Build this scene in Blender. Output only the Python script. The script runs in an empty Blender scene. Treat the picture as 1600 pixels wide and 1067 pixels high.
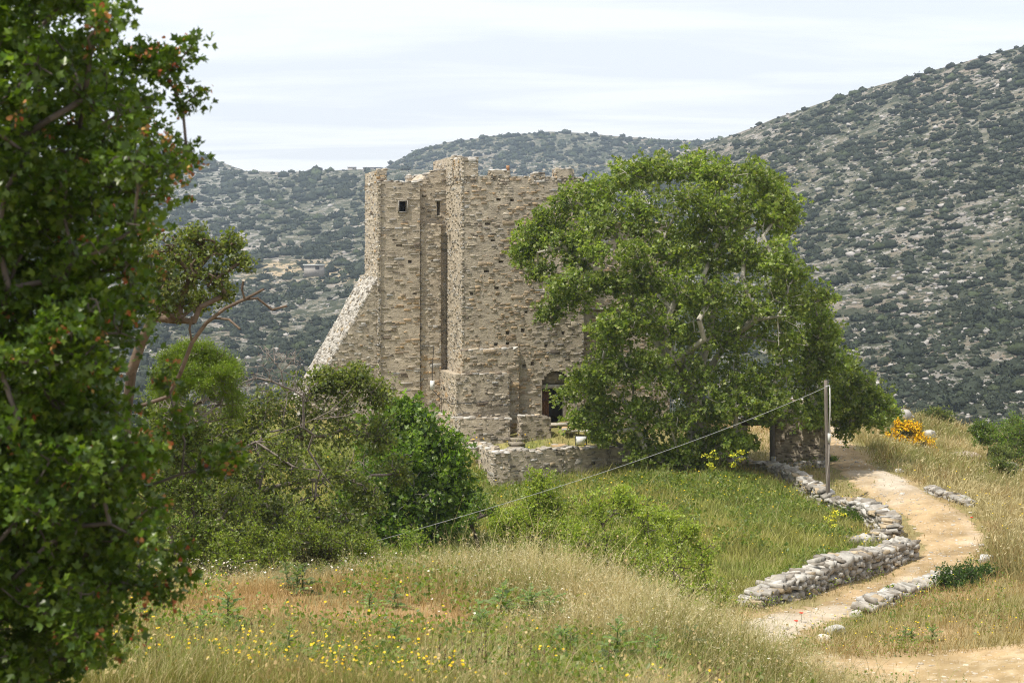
import bpy, bmesh, math, random
import numpy as np
from mathutils import Vector

# ------------------------------------------------------------------ basics
SC = bpy.context.scene
COL = SC.collection
RS = np.random.RandomState(11)
random.seed(5)
F = 2222.2          # focal length in photo pixels (50 mm on 36 mm, 1600 px wide)
HY = 400.0          # eye level row
ZE = 10.0           # eye height

def W(px, py, D):
    return np.array([(px - 800.0) / F * D, D, ZE - (py - HY) / F * D])

def tag(o, label=None, cat=None, group=None, kind=None):
    if label: o['label'] = label
    if cat: o['category'] = cat
    if group: o['group'] = group
    if kind: o['kind'] = kind
    return o

def empty(name, loc, label=None, cat=None, group=None):
    o = bpy.data.objects.new(name, None)
    COL.objects.link(o)
    o.location = tuple(float(v) for v in loc)
    o.empty_display_size = 0.3
    return tag(o, label, cat, group)

class G:
    """collects vertices, faces and colours and links them as ONE mesh object"""
    def __init__(s):
        s.v = []; s.f = []; s.c = []; s.n = 0
    def add(s, v, f, c=(0.5, 0.5, 0.5)):
        v = np.asarray(v, float).reshape(-1, 3)
        c = np.asarray(c, float)
        if c.ndim == 1: c = np.tile(c, (len(v), 1))
        for a in (f if isinstance(f, (list, tuple)) else [f]):
            a = np.asarray(a, int)
            if a.size: s.f.append(a + s.n)
        s.v.append(v); s.c.append(c); s.n += len(v)
    def build(s, name, mat, parent=None, smooth=False, origin=None):
        me = bpy.data.meshes.new(name)
        v = np.concatenate(s.v); c = np.concatenate(s.c)
        org = np.zeros(3)
        if parent is not None: org = np.array(parent.location)
        elif origin is not None: org = np.array(origin, float)
        v = v - org
        idx = np.concatenate([a.ravel() for a in s.f])
        sizes = np.concatenate([np.full(len(a), a.shape[1]) for a in s.f])
        starts = np.concatenate([[0], np.cumsum(sizes)[:-1]])
        me.vertices.add(len(v)); me.vertices.foreach_set('co', v.ravel().astype(np.float32))
        me.loops.add(len(idx)); me.loops.foreach_set('vertex_index', idx.astype(np.int32))
        me.polygons.add(len(sizes))
        me.polygons.foreach_set('loop_start', starts.astype(np.int32))
        me.polygons.foreach_set('loop_total', sizes.astype(np.int32))
        if smooth: me.polygons.foreach_set('use_smooth', np.ones(len(sizes), bool))
        me.update(calc_edges=True)
        at = me.color_attributes.new('col', 'FLOAT_COLOR', 'POINT')
        at.data.foreach_set('color', np.concatenate([c, np.ones((len(c), 1))], 1).ravel().astype(np.float32))
        me.materials.append(mat)
        o = bpy.data.objects.new(name, me)
        COL.objects.link(o)
        if parent is not None: o.parent = parent
        elif origin is not None: o.location = tuple(org)
        return o

def unit(a):
    return a / np.maximum(np.linalg.norm(a, axis=-1, keepdims=True), 1e-9)

# ------------------------------------------------------------------ noise (numpy)
def _h(ix, iy, s):
    n = (ix.astype(np.int64) * 374761393 + iy.astype(np.int64) * 668265263 + s * 974634533) & 0x7fffffff
    n = ((n ^ (n >> 13)) * 1274126177) & 0x7fffffff
    n = (n ^ (n >> 16)) & 0x7fffffff
    return (n % 100003) / 100003.0
def vnoise(x, y, s=0):
    x = np.asarray(x, float); y = np.asarray(y, float)
    ix = np.floor(x); iy = np.floor(y); fx = x - ix; fy = y - iy
    fx = fx * fx * (3 - 2 * fx); fy = fy * fy * (3 - 2 * fy)
    a = _h(ix, iy, s); b = _h(ix + 1, iy, s); c = _h(ix, iy + 1, s); d = _h(ix + 1, iy + 1, s)
    return a * (1 - fx) * (1 - fy) + b * fx * (1 - fy) + c * (1 - fx) * fy + d * fx * fy
def fbm(x, y, s=0, o=4, g=0.5):
    t = 0; a = 1; n = 0
    for k in range(o):
        t = t + a * vnoise(x * 2 ** k + 17.3 * k, y * 2 ** k - 9.1 * k, s + k); n += a; a *= g
    return t / n            # 0..1
def sstep(a, b, x):
    t = np.clip((x - a) / (b - a), 0, 1); return t * t * (3 - 2 * t)
def mixc(a, b, t):
    t = np.asarray(t)[..., None]; return np.asarray(a) * (1 - t) + np.asarray(b) * t

# ------------------------------------------------------------------ materials
def newmat(name):
    m = bpy.data.materials.new(name); m.use_nodes = True
    nt = m.node_tree; nt.nodes.clear()
    out = nt.nodes.new('ShaderNodeOutputMaterial')
    return m, nt, out
def N(nt, t, **kw):
    n = nt.nodes.new(t)
    for k, v in kw.items(): setattr(n, k, v)
    return n
def attr_mat(name, rough=0.9, var=0.25, scale=6.0, bump=0.3, bump_scale=20.0, bdist=0.03, tint=None, spec=0.15, stretch=None, spots=None):
    """vertex colour x procedural noise, with bump"""
    m, nt, out = newmat(name); L = nt.links.new
    a = N(nt, 'ShaderNodeAttribute', attribute_name='col')
    tc = N(nt, 'ShaderNodeTexCoord'); mp = N(nt, 'ShaderNodeMapping')
    if stretch: mp.inputs['Scale'].default_value = stretch
    L(tc.outputs['Object'], mp.inputs['Vector'])
    n1 = N(nt, 'ShaderNodeTexNoise'); n1.inputs['Scale'].default_value = scale; n1.inputs['Detail'].default_value = 6; n1.inputs['Roughness'].default_value = 0.65
    L(mp.outputs[0], n1.inputs['Vector'])
    mr = N(nt, 'ShaderNodeMapRange'); mr.inputs['From Min'].default_value = 0.3; mr.inputs['From Max'].default_value = 0.7
    mr.inputs['To Min'].default_value = 1 - var; mr.inputs['To Max'].default_value = 1 + var
    L(n1.outputs['Fac'], mr.inputs['Value'])
    mu = N(nt, 'ShaderNodeVectorMath', operation='SCALE')
    L(a.outputs['Color'], mu.inputs[0]); L(mr.outputs[0], mu.inputs['Scale'])
    colr = mu.outputs[0]
    if spots:
        n3 = N(nt, 'ShaderNodeTexNoise'); n3.inputs['Scale'].default_value = spots[1]; n3.inputs['Detail'].default_value = 5
        L(mp.outputs[0], n3.inputs['Vector'])
        m3 = N(nt, 'ShaderNodeMapRange'); m3.inputs['From Min'].default_value = spots[2]; m3.inputs['From Max'].default_value = spots[2] + 0.1
        m3.inputs['To Max'].default_value = spots[3]
        L(n3.outputs['Fac'], m3.inputs['Value'])
        mx = N(nt, 'ShaderNodeMix', data_type='RGBA'); L(m3.outputs[0], mx.inputs['Factor'])
        L(colr, mx.inputs['A']); mx.inputs['B'].default_value = (*spots[0], 1); colr = mx.outputs['Result']
    b = N(nt, 'ShaderNodeBsdfPrincipled'); L(colr, b.inputs['Base Color'])
    b.inputs['Roughness'].default_value = rough; b.inputs['Specular IOR Level'].default_value = spec
    if bump:
        n2 = N(nt, 'ShaderNodeTexNoise'); n2.inputs['Scale'].default_value = bump_scale; n2.inputs['Detail'].default_value = 5; n2.inputs['Roughness'].default_value = 0.7
        L(mp.outputs[0], n2.inputs['Vector'])
        bp = N(nt, 'ShaderNodeBump'); bp.inputs['Strength'].default_value = bump; bp.inputs['Distance'].default_value = bdist
        L(n2.outputs['Fac'], bp.inputs['Height']); L(bp.outputs[0], b.inputs['Normal'])
    L(b.outputs[0], out.inputs['Surface'])
    return m
def leaf_mat(name, trans=0.35, rough=0.5, spec=0.3, tcol=(1.25, 1.2, 0.5)):
    m, nt, out = newmat(name); L = nt.links.new
    a = N(nt, 'ShaderNodeAttribute', attribute_name='col')
    b = N(nt, 'ShaderNodeBsdfPrincipled'); L(a.outputs['Color'], b.inputs['Base Color'])
    b.inputs['Roughness'].default_value = rough; b.inputs['Specular IOR Level'].default_value = spec
    t = N(nt, 'ShaderNodeBsdfTranslucent')
    mu = N(nt, 'ShaderNodeVectorMath', operation='MULTIPLY'); L(a.outputs['Color'], mu.inputs[0]); mu.inputs[1].default_value = tcol
    L(mu.outputs[0], t.inputs['Color'])
    mx = N(nt, 'ShaderNodeMixShader'); mx.inputs[0].default_value = trans
    L(b.outputs[0], mx.inputs[1]); L(t.outputs[0], mx.inputs[2]); L(mx.outputs[0], out.inputs['Surface'])
    return m

M = {}
M['stone'] = attr_mat('masonry_stone', 0.95, 0.34, 3.2, 1.0, 9, 0.05, stretch=(1, 1, 2.4), spec=.05, spots=((.15, .125, .10), 1.1, .60, .45))
M['drystone'] = attr_mat('drystone', 0.92, 0.3, 5.0, 0.6, 18, 0.03, spots=((0.10, 0.095, 0.085), 3.5, 0.6, 0.6))
M['ground'] = attr_mat('ground_soil', 0.97, 0.25, 2.2, 0.7, 7, 0.06, spec=0.05, spots=((0.20, 0.155, 0.085), 1.4, 0.58, 0.5))
M['path'] = attr_mat('path_dirt', 0.97, 0.2, 2.2, 0.7, 12, 0.05, spec=0.05, spots=((0.52, 0.47, 0.40), 9.0, 0.6, 0.7))
M['grass'] = leaf_mat('grass_blade', 0.3, 0.7, 0.1, (1.1, 1.05, 0.7))
M['leaf'] = leaf_mat('tree_leaf', 0.5, 0.42, 0.5, (1.3, 1.38, .5))
M['gloss'] = leaf_mat('glossy_leaf', 0.45, 0.34, 0.45, (1.35, 1.38, .45))
M['petal'] = leaf_mat('flower_petal', 0.25, 0.7, 0.1, (1, 1, 1))
M['bark'] = attr_mat('bark', 0.95, 0.35, 5.0, 0.6, 18, 0.03)
M['scrub'] = attr_mat('far_scrub', 0.95, 0.45, 0.9, 0.8, 2.2, 0.6, spec=0.05)
M['wood'] = attr_mat('weathered_wood', 0.9, 0.3, 9.0, 0.5, 30, 0.01, stretch=(4, 4, 0.4))
M['plain'] = attr_mat('painted', 0.6, 0.08, 8.0, 0.1, 30, 0.005)

# ------------------------------------------------------------------ shape helpers
def ico(sub):
    bm = bmesh.new(); bmesh.ops.create_icosphere(bm, subdivisions=sub, radius=1.0)
    bm.verts.ensure_lookup_table()
    v = np.array([x.co[:] for x in bm.verts]); f = np.array([[q.index for q in p.verts] for p in bm.faces]); bm.free()
    return v, f
ICO1, ICO2, ICO3 = ico(1), ico(2), ico(3)
def rock_verts(tmpl, r, sq=0.85, jit=0.03):
    """one squarish irregular stone of unit half size"""
    v = tmpl[0].copy()
    v = np.sign(v) * np.abs(v) ** (1 - sq * 0.6)
    v /= np.abs(v).max()
    v += r.normal(0, jit, v.shape) * 0.5
    for _ in range(4):                     # slice with random planes
        d = unit(r.normal(0, 1, 3)); h = v @ d; k = r.uniform(0.5, 0.8) * h.max()
        v = v - np.outer(np.maximum(h - k, 0), d) * 0.97
    v = v / np.abs(v).max(0)
    return v
_rr = np.random.RandomState(3)
ROCKS = [rock_verts(ICO2, _rr) for _ in range(14)]
ROCKS3 = [rock_verts(ICO3, _rr, 0.3, 0.03) for _ in range(6)]
def block_rock(r):
    bm = bmesh.new(); bmesh.ops.create_cube(bm, size=2.0)
    for v in bm.verts: v.co = Vector([c * r.uniform(.62, 1.0) for c in v.co])
    bmesh.ops.bevel(bm, geom=list(bm.edges), offset=r.uniform(.08, .2), segments=1, affect='EDGES')
    bmesh.ops.triangulate(bm, faces=list(bm.faces))
    bm.verts.ensure_lookup_table()
    v = np.array([x.co[:] for x in bm.verts]); v = v + r.normal(0, .045, v.shape); f = np.array([[q.index for q in p.verts] for p in bm.faces]); bm.free()
    return v / np.abs(v).max(0), f
BROCKS = [block_rock(_rr) for _ in range(24)]
def rotz(a):
    c, s = math.cos(a), math.sin(a); return np.array([[c, -s, 0], [s, c, 0], [0, 0, 1]])
def tube(g, pts, rad, n=6, col=(0.3, 0.3, 0.3), cap=True):
    pts = np.asarray(pts, float); k = len(pts)
    rad = np.full(k, rad) if np.isscalar(rad) else np.asarray(rad, float)
    d = np.gradient(pts, axis=0); d = unit(d)
    ref = np.array([0.31, 0.2, 0.93]); 
    if abs(d[0] @ ref) > 0.9: ref = np.array([0.95, 0.1, 0.3])
    a = unit(np.cross(d, ref)); b = np.cross(d, a)
    th = np.arange(n) * 2 * math.pi / n
    ring = pts[:, None, :] + rad[:, None, None] * (np.cos(th)[None, :, None] * a[:, None, :] + np.sin(th)[None, :, None] * b[:, None, :])
    i = np.arange(k - 1)[:, None] * n; j = np.arange(n)[None, :]; j2 = (j + 1) % n
    f = np.stack([i + j, i + j2, i + n + j2, i + n + j], -1).reshape(-1, 4)
    fs = [f]
    if cap: fs += [np.arange(n)[None, ::-1], (np.arange(n) + (k - 1) * n)[None]]
    g.add(ring.reshape(-1, 3), fs, col)
BOXF = np.array([[0, 3, 2, 1], [4, 5, 6, 7], [0, 1, 5, 4], [1, 2, 6, 5], [2, 3, 7, 6], [3, 0, 4, 7]])
def box(g, c, hx, hy, hz, col, ax=None):
    """box centred at c, half sizes, ax = 3x3 rows axes"""
    s = np.array([[-1, -1, -1], [1, -1, -1], [1, 1, -1], [-1, 1, -1], [-1, -1, 1], [1, -1, 1], [1, 1, 1], [-1, 1, 1]]) * np.array([hx, hy, hz])
    if ax is not None: s = s @ np.asarray(ax)
    g.add(s + np.asarray(c), BOXF, col)

LEAF_D = (np.array([[0, 0, 0], [-.36, .5, .10], [0, 1, -.04], [.36, .5, .10]]), np.array([[0, 2, 1], [0, 3, 2]]))
LEAF_R = (np.array([[0, 0, 0], [-.40, .28, .10], [-.34, .74, .06], [0, 1, -.10], [.34, .74, .06], [.40, .28, .10]]), np.array([[0, 3, 2, 1], [0, 5, 4, 3]]))
LEAF_N = (np.array([[0, 0, 0], [-.13, .45, .04], [0, 1, -.05], [.13, .45, .04]]), np.array([[0, 2, 1], [0, 3, 2]]))
# three lobed leaf
LEAF_L = (np.array([[0, 0, 0], [-.30, .18, .06], [-.55, .55, .10], [-.22, .55, .04], [0, 1.0, -.06], [.22, .55, .04], [.55, .55, .10], [.30, .18, .06]]),
          np.array([[0, 3, 2, 1], [0, 4, 3, 3], [0, 5, 4, 4], [0, 7, 6, 5]]))
LEAF_L = (LEAF_L[0], [np.array([[0, 3, 2, 1], [0, 7, 6, 5]]), np.array([[0, 4, 3], [0, 5, 4]])])
def leaves(g, pos, d, nrm, size, col, shape=LEAF_D):
    T, Fc = shape; k = len(T); n = len(pos)
    d = unit(d); side = unit(np.cross(d, nrm)); nn = np.cross(side, d)
    size = np.broadcast_to(np.asarray(size, float), (n,))
    v = pos[:, None, :] + size[:, None, None] * (T[None, :, 0:1] * side[:, None, :] + T[None, :, 1:2] * d[:, None, :] + T[None, :, 2:3] * nn[:, None, :])
    off = (np.arange(n) * k)[:, None, None]
    fs = [(a[None] + off).reshape(-1, a.shape[1]) for a in (Fc if isinstance(Fc, list) else [Fc])]
    g.add(v.reshape(-1, 3), fs, np.repeat(col, k, axis=0))

# ------------------------------------------------------------------ near terrain
TP = []
def tp(px, py, D): TP.append(W(px, py, D))
def tz(px, D, z): TP.append(np.array([(px - 800) / F * D, D, ZE + z]))
for x in (-12, -4, 4, 12): TP.append(np.array([x, 0.0, ZE - 1.75])); TP.append(np.array([x, -12.0, ZE - 0.5]))
for px in (-300, 0, 250): tz(px, 9, -3.05); tz(px, 13, -3.9); tz(px, 18, -4.55); tz(px, 22, -5.2); tz(px, 27, -6.35); tz(px, 36, -7.8); tz(px, 48, -8.0); tz(px, 62, -8.5)
tz(400, 13.5, -4.05); tz(400, 18, -4.54); tz(400, 22, -5.15); tz(400, 25, -5.85); tz(400, 33, -7.4); tz(420, 47, -8.1)
tz(600, 14, -4.2); tz(600, 19, -4.7); tz(600, 24, -5.5); tz(620, 29, -6.9); tz(600, 36, -7.9); tz(600, 47, -8.5); tz(520, 58, -7.0); tz(440, 61, -6.45); tz(560, 63, -6.6)
tz(800, 14, -4.2); tz(800, 19, -4.85); tz(800, 24, -5.72); tz(800, 29, -7.3); tz(800, 36, -8.3); tz(800, 45, -8.5)
tz(1000, 14, -4.3); tz(1000, 18, -4.85); tz(1000, 22, -5.6); tz(1000, 27, -7.1); tz(1000, 34, -8.4)
tz(1100, 14, -4.4); tz(1100, 19, -5.2); tz(1100, 24, -6.9); tz(1130, 29, -8.2)
tz(1200, 13, -4.35); tz(1200, 17, -5.3); tz(1200, 22, -7.1)
tz(1400, 15, -5.6); tz(1400, 22, -7.5); tz(1700, 15, -5.4); tz(1700, 22, -7.3); tz(2000, 30, -8); tz(2000, 45, -8.2)
for a in ((1300, 1040, 29), (1500, 1040, 29), (1600, 1000, 30.5), (1140, 995, 32), (1330, 940, 37), (1430, 900, 40), (1530, 860, 43), (1470, 800, 47),
          (1370, 750, 52), (1310, 700, 59), (1165, 950, 35), (1300, 912, 38.5), (1425, 868, 42.5), (1200, 850, 42), (1100, 800, 46), (1150, 760, 50),
          (950, 752, 52), (775, 768, 52), (900, 742, 54), (1190, 735, 56), (1294, 790, 50), (1390, 838, 45.5), (1240, 722, 58), (1600, 850, 41), (1500, 930, 36),
          (1600, 800, 48), (1500, 750, 55), (1420, 700, 66), (1600, 765, 57), (1400, 655, 78), (1500, 682, 75), (1600, 735, 68), (1310, 664, 72), (1330, 690, 63), (1120, 735, 56), (1060, 738, 55)):
    tp(*a)
for px, py, D in ((860, 664, 59), (930, 690, 57.5), (1000, 690, 58), (820, 680, 58), (700, 672, 60), (1100, 690, 60), (1180, 690, 62)): tp(px, py, D)
for px in (-600, -100, 300, 600, 900, 1200, 1500, 1800, 2300): tz(px, 96, -15); tz(px, 130, -36); tz(px, 175, -60)
tz(2300, 68, -11); tz(-500, 75, -10); tz(1000, 72, -8.2); tz(700, 72, -8.0); tz(1200, 78, -9)
TP = np.array(TP)
_c = 2.5
def _k(d2): return np.sqrt(d2 + _c * _c)
_A = _k(((TP[:, None, :2] - TP[None, :, :2]) ** 2).sum(-1)) + np.eye(len(TP)) * -0.02
_n = len(TP)
_B = np.zeros((_n + 3, _n + 3)); _B[:_n, :_n] = _A; _B[:_n, _n] = 1; _B[:_n, _n + 1:] = TP[:, :2]; _B[_n, :_n] = 1; _B[_n + 1:, :_n] = TP[:, :2].T
_w = np.linalg.solve(_B, np.concatenate([TP[:, 2], np.zeros(3)]))
GX = np.arange(-62, 84, 0.4); GY = np.arange(-12, 176, 0.4)
_gx, _gy = np.meshgrid(GX, GY)
_q = np.stack([_gx.ravel(), _gy.ravel()], 1)
_z = np.empty(len(_q))
for i in range(0, len(_q), 20000):
    q = _q[i:i + 20000]
    _z[i:i + 20000] = _k(((q[:, None] - TP[None, :, :2]) ** 2).sum(-1)) @ _w[:_n] + _w[_n] + q @ _w[_n + 1:]
GZ = _z.reshape(_gx.shape)
GZ += (fbm(_gx * 0.5, _gy * 0.5, 3, 3) - 0.5) * 0.18 + (fbm(_gx * 2.1, _gy * 2.1, 8, 2) - 0.5) * 0.08
def T(x, y):
    x = np.asarray(x, float); y = np.asarray(y, float)
    fx = np.clip((x - GX[0]) / 0.4, 0, len(GX) - 1.001); fy = np.clip((y - GY[0]) / 0.4, 0, len(GY) - 1.001)
    i = fx.astype(int); j = fy.astype(int); a = fx - i; b = fy - j
    return (GZ[j, i] * (1 - a) + GZ[j, i + 1] * a) * (1 - b) + (GZ[j + 1, i] * (1 - a) + GZ[j + 1, i + 1] * a) * b
def PXD(x, y): return 800 + F * x / np.maximum(y, 0.5)
def gpt(px, D, dz=0.0):
    x = (px - 800) / F * D; return np.array([x, D, float(T(x, D)) + dz])
def hit(px, py):
    """first point of the near ground seen at this pixel"""
    D = np.arange(6, 110, 0.05); x = (px - 800) / F * D; z = ZE - (py - HY) / F * D
    b = np.nonzero(z <= T(x, D))[0]
    k = b[0] if len(b) else len(D) - 1
    return np.array([x[k], D[k], float(T(x[k], D[k]))])

# the path down to the gate and the bare clearing
PATH = np.array([gpt(a, b)[:2] for a, b in ((1060, 29.8), (1140, 31.6), (1228, 33.7), (1330, 36.6), (1440, 39.9), (1490, 43.0), (1475, 46.0), (1420, 49.2), (1366, 52.5), (1322, 57.0), (1308, 62), (1306, 68), (1290, 76))])
PW = np.array([1.1, 1.05, .72, .62, .7, .92, 1.0, 1.0, 1.0, .75, .5, .45, .4])
def catmull(P, m=10):
    P = np.asarray(P, float); Q = np.concatenate([[2 * P[0] - P[1]], P, [2 * P[-1] - P[-2]]]); out = []
    for i in range(1, len(Q) - 2):
        for t in np.arange(m) / m:
            a, b, c, d = Q[i - 1], Q[i], Q[i + 1], Q[i + 2]
            out.append(0.5 * (2 * b + (c - a) * t + (2 * a - 5 * b + 4 * c - d) * t * t + (3 * b - a - 3 * c + d) * t ** 3))
    out.append(P[-1]); return np.array(out)
PC = catmull(PATH); PCW = catmull(PW[:, None])[:, 0]
def path_d(x, y):
    """distance to the path's edge: below 0 is on the path"""
    q = np.stack([np.ravel(x), np.ravel(y)], 1); out = np.empty(len(q))
    for i in range(0, len(q), 20000):
        d = np.sqrt(((q[i:i + 20000, None] - PC[None]) ** 2).sum(-1)) - PCW[None]
        out[i:i + 20000] = d.min(1)
    return out.reshape(np.shape(x))
CLC = gpt(1500, 28.3)[:2]
def clear_d(x, y):
    return np.hypot((x - CLC[0]) / 7.2, (y - CLC[1]) / 1.55) - 1.0
HAZE = 0.00025
# ------------------------------------------------------------------ ground
def in_field(px, D):
    b = np.interp(D, [33, 35, 38, 42.5, 43.5, 46, 50, 55, 58], [1090, 1160, 1290, 1415, 1400, 1385, 1290, 1195, 1150])
    return sstep(0, 40, b - px) * sstep(29, 33, D) * sstep(61, 56, D)
def hillside_w(px, D):
    b = np.interp(D, [28, 33, 37, 40, 43, 46, 52, 57, 62, 70], [1800, 1700, 1560, 1520, 1510, 1480, 1400, 1345, 1330, 1320])
    return sstep(0, 30, px - b)
def ground_col(x, y):
    px = PXD(x, y); D = y
    n = fbm(x * .35, y * .35, 21, 3); n2 = fbm(x * 1.1, y * 1.1, 33, 3)
    c = mixc((.30, .215, .11), (.15, .145, .06), sstep(.42, .6, n))
    dry = np.exp(-((px - 430) / 330) ** 2 - ((D - 19) / 3.6) ** 2)
    c = mixc(c, (.40, .265, .14), np.clip(dry * .9, 0, .7) * sstep(.3, .55, n2))
    c = mixc(c, mixc((.18, .205, .06), (.30, .26, .105), sstep(.4, .65, n)), in_field(px, D))
    c = mixc(c, mixc((.36, .295, .16), (.24, .20, .085), sstep(.42, .62, n)), hillside_w(px, D))
    c = mixc(c, (.30, .20, .11), hillside_w(px, D) * sstep(.55, .7, n2) * .6)
    lower = sstep(26, 29, D) * sstep(1120, 1220, px) * (1 - hillside_w(px, D)) * (1 - in_field(px, D))
    c = mixc(c, mixc((.40, .29, .165), (.25, .21, .10), sstep(.4, .65, n)), lower * .85)
    c = mixc(c, (.20, .18, .09), sstep(70, 95, D))
    return c
nx, ny = len(GX), len(GY)
g = G()
ii = (np.arange(ny - 1)[:, None] * nx + np.arange(nx - 1)[None]).ravel()
g.add(np.stack([_gx.ravel(), _gy.ravel(), GZ.ravel()], 1), np.stack([ii, ii + 1, ii + nx + 1, ii + nx], 1), ground_col(_gx.ravel(), _gy.ravel()))
tag(g.build('ground', M['ground'], smooth=True), kind='structure')

def ribbon(name, C, Wd, m, colf, lift=.03):
    d = unit(np.gradient(C, axis=0)); nrm = np.stack([-d[:, 1], d[:, 0]], 1)
    t = np.linspace(-1, 1, m); s = np.arange(len(C)) * 0.35
    edge = Wd[:, None] * (1 + .28 * (fbm(s * 1.3, s * 0 + 3, 5, 4) - .5))[:, None] + .35 * (vnoise(s * 3, s * 0, 9)[:, None] - .5)
    xy = C[:, None, :] + nrm[:, None, :] * (edge * t[None])[..., None]
    x = xy[..., 0].ravel(); y = xy[..., 1].ravel()
    k = np.tile(np.abs(t), len(C))
    z = T(x, y) + lift * (1 - k ** 6 * 1.6)
    i = (np.arange(len(C) - 1)[:, None] * m + np.arange(m - 1)[None]).ravel()
    g = G(); g.add(np.stack([x, y, z], 1), np.stack([i, i + 1, i + m + 1, i + m], 1), colf(x, y, k))
    return g.build(name, M['path'], smooth=True)
def path_col(x, y, k):
    n = fbm(x * 1.2, y * 1.2, 4, 3); n2 = fbm(x * .45, y * .45, 14, 3)
    c = mixc((.43, .315, .185), (.29, .21, .115), sstep(.3, .7, n))
    grav = sstep(.5, .66, n2) * sstep(1, .4, k)
    near = np.exp(-((y - 32.5) / 2.2) ** 2) + np.exp(-((y - 52.5) / 2.5) ** 2) * sstep(1365, 1385, PXD(x, y))
    c = mixc(c, (.56, .50, .42), np.clip(grav * .45 + near * .55, 0, .7))
    return mixc(c, (.30, .24, .12), sstep(.75, 1, k) * .4)
PC2 = catmull(PATH, 28); PCW2 = catmull(PW[:, None], 28)[:, 0]
tag(ribbon('path', PC2, PCW2, 17, path_col), kind='structure')
th = np.linspace(0, 1, 120); cx = np.stack([CLC[0] - 8.5 + 21 * th, CLC[1] + 0.5 * np.sin(th * 5)], 1)
def clear_col(x, y, k):
    n = fbm(x * .8, y * .8, 6, 3); n2 = fbm(x * 3, y * 3, 16, 2)
    return mixc(mixc((.43, .31, .175), (.34, .25, .135), sstep(.35, .65, n)), (.52, .42, .28), sstep(.55, .7, n2) * .5)
tag(ribbon('clearing', cx, np.interp(th, [0, .12, .3, 1], [.2, 1.0, 1.6, 1.9]), 21, clear_col, .025), kind='structure')

# ------------------------------------------------------------------ hills
def hill_mat():
    m, nt, out = newmat('rocky_scrub_hill'); L = nt.links.new
    a = N(nt, 'ShaderNodeAttribute', attribute_name='col'); tc = N(nt, 'ShaderNodeTexCoord')
    def noise(sc, det=5, r=.65):
        n = N(nt, 'ShaderNodeTexNoise'); n.inputs['Scale'].default_value = sc; n.inputs['Detail'].default_value = det; n.inputs['Roughness'].default_value = r
        L(tc.outputs['Object'], n.inputs['Vector']); return n.outputs['Fac']
    def ramp(v, lo, hi, mx):
        r = N(nt, 'ShaderNodeMapRange'); r.inputs['From Min'].default_value = lo; r.inputs['From Max'].default_value = hi; r.inputs['To Max'].default_value = mx
        L(v, r.inputs['Value']); return r.outputs[0]
    def mix(fac, A, B):
        x = N(nt, 'ShaderNodeMix', data_type='RGBA'); L(fac, x.inputs['Factor']); L(A, x.inputs['A'])
        if isinstance(B, tuple): x.inputs['B'].default_value = (*B, 1)
        else: L(B, x.inputs['B'])
        return x.outputs['Result']
    c = a.outputs['Color']
    c = mix(ramp(noise(.2, 9, .8), .53, .57, .85), c, (.38, .355, .33))       # pale limestone
    c = mix(ramp(noise(.9, 4, .7), .56, .62, .7), c, (.30, .215, .15))        # earth
    c = mix(ramp(noise(.17, 10, .78), .475, .505, .92), c, (.052, .062, .038))     # low scrub
    b = N(nt, 'ShaderNodeBsdfPrincipled'); L(c, b.inputs['Base Color']); b.inputs['Roughness'].default_value = .95; b.inputs['Specular IOR Level'].default_value = .05
    bp = N(nt, 'ShaderNodeBump'); bp.inputs['Strength'].default_value = .9; bp.inputs['Distance'].default_value = 1.2
    L(noise(.7, 8, .75), bp.inputs['Height']); L(bp.outputs[0], b.inputs['Normal'])
    L(b.outputs[0], out.inputs['Surface']); return m
M['hill'] = hill_mat()

class Hill:
    def __init__(s, name, pxs, sil, py0, D0, curve, nc, nr, seed, amp, colf):
        s.sil = np.array(sil, float); s.py0 = py0; s.D0 = D0; s.curve = curve; s.seed = seed; s.amp = amp
        s.p0, s.p1 = pxs
        px = np.linspace(pxs[0], pxs[1], nc); t = np.concatenate([np.linspace(0, 1, nr), 1 + np.linspace(.06, .6, 14)])
        P, Tt = np.meshgrid(px, t)
        v = s.pt(P.ravel(), Tt.ravel())
        i = (np.arange(len(t) - 1)[:, None] * nc + np.arange(nc - 1)[None]).ravel()
        g = G(); g.add(v, np.stack([i, i + 1, i + nc + 1, i + nc], 1), colf(s, P.ravel(), Tt.ravel(), v))
        s.ob = tag(g.build(name, M['hill'], smooth=True), kind='structure')
    def pt(s, px, t):
        px = np.asarray(px, float); t = np.asarray(t, float)
        ps = np.interp(px, s.sil[:, 0], s.sil[:, 1]); Ds = np.interp(px, s.sil[:, 0], s.sil[:, 2])
        u = np.minimum(t, 1); back = np.maximum(t - 1, 0)
        py = s.py0 + (ps - s.py0) * u
        D = s.D0 * (Ds / s.D0) ** (u ** s.curve)
        x = (px - 800) / F * D; z = ZE - (py - HY) / F * D
        D2 = D * (1 + back); x = (px - 800) / F * D2; z = z - D * back * .45
        w = np.minimum(1, .25 + 2.2 * (1 - u))
        n = fbm(x * .012, D2 * .012, s.seed, 4) - .5; n2 = fbm(x * .06, D2 * .06, s.seed + 9, 4) - .5
        z = z + s.amp * (n * 9 * w + n2 * 3.2 * w)
        return np.stack([x, D2, z], -1)
def pl_dist(px, py, line):
    d = np.full(np.shape(px), 1e9)
    for (x0, y0), (x1, y1) in zip(line[:-1], line[1:]):
        vx, vy = x1 - x0, y1 - y0; t = np.clip(((px - x0) * vx + (py - y0) * vy) / (vx * vx + vy * vy), 0, 1)
        d = np.minimum(d, np.hypot(px - x0 - t * vx, py - y0 - t * vy))
    return d
def track(c, s, px, v, lines, col, w):
    py = HY - (v[:, 2] - ZE) / v[:, 1] * F
    for ln, wd in lines:
        c = mixc(c, col, sstep(wd * 1.3, wd * .6, pl_dist(px, py, ln)) * w)
    return c, py
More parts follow.
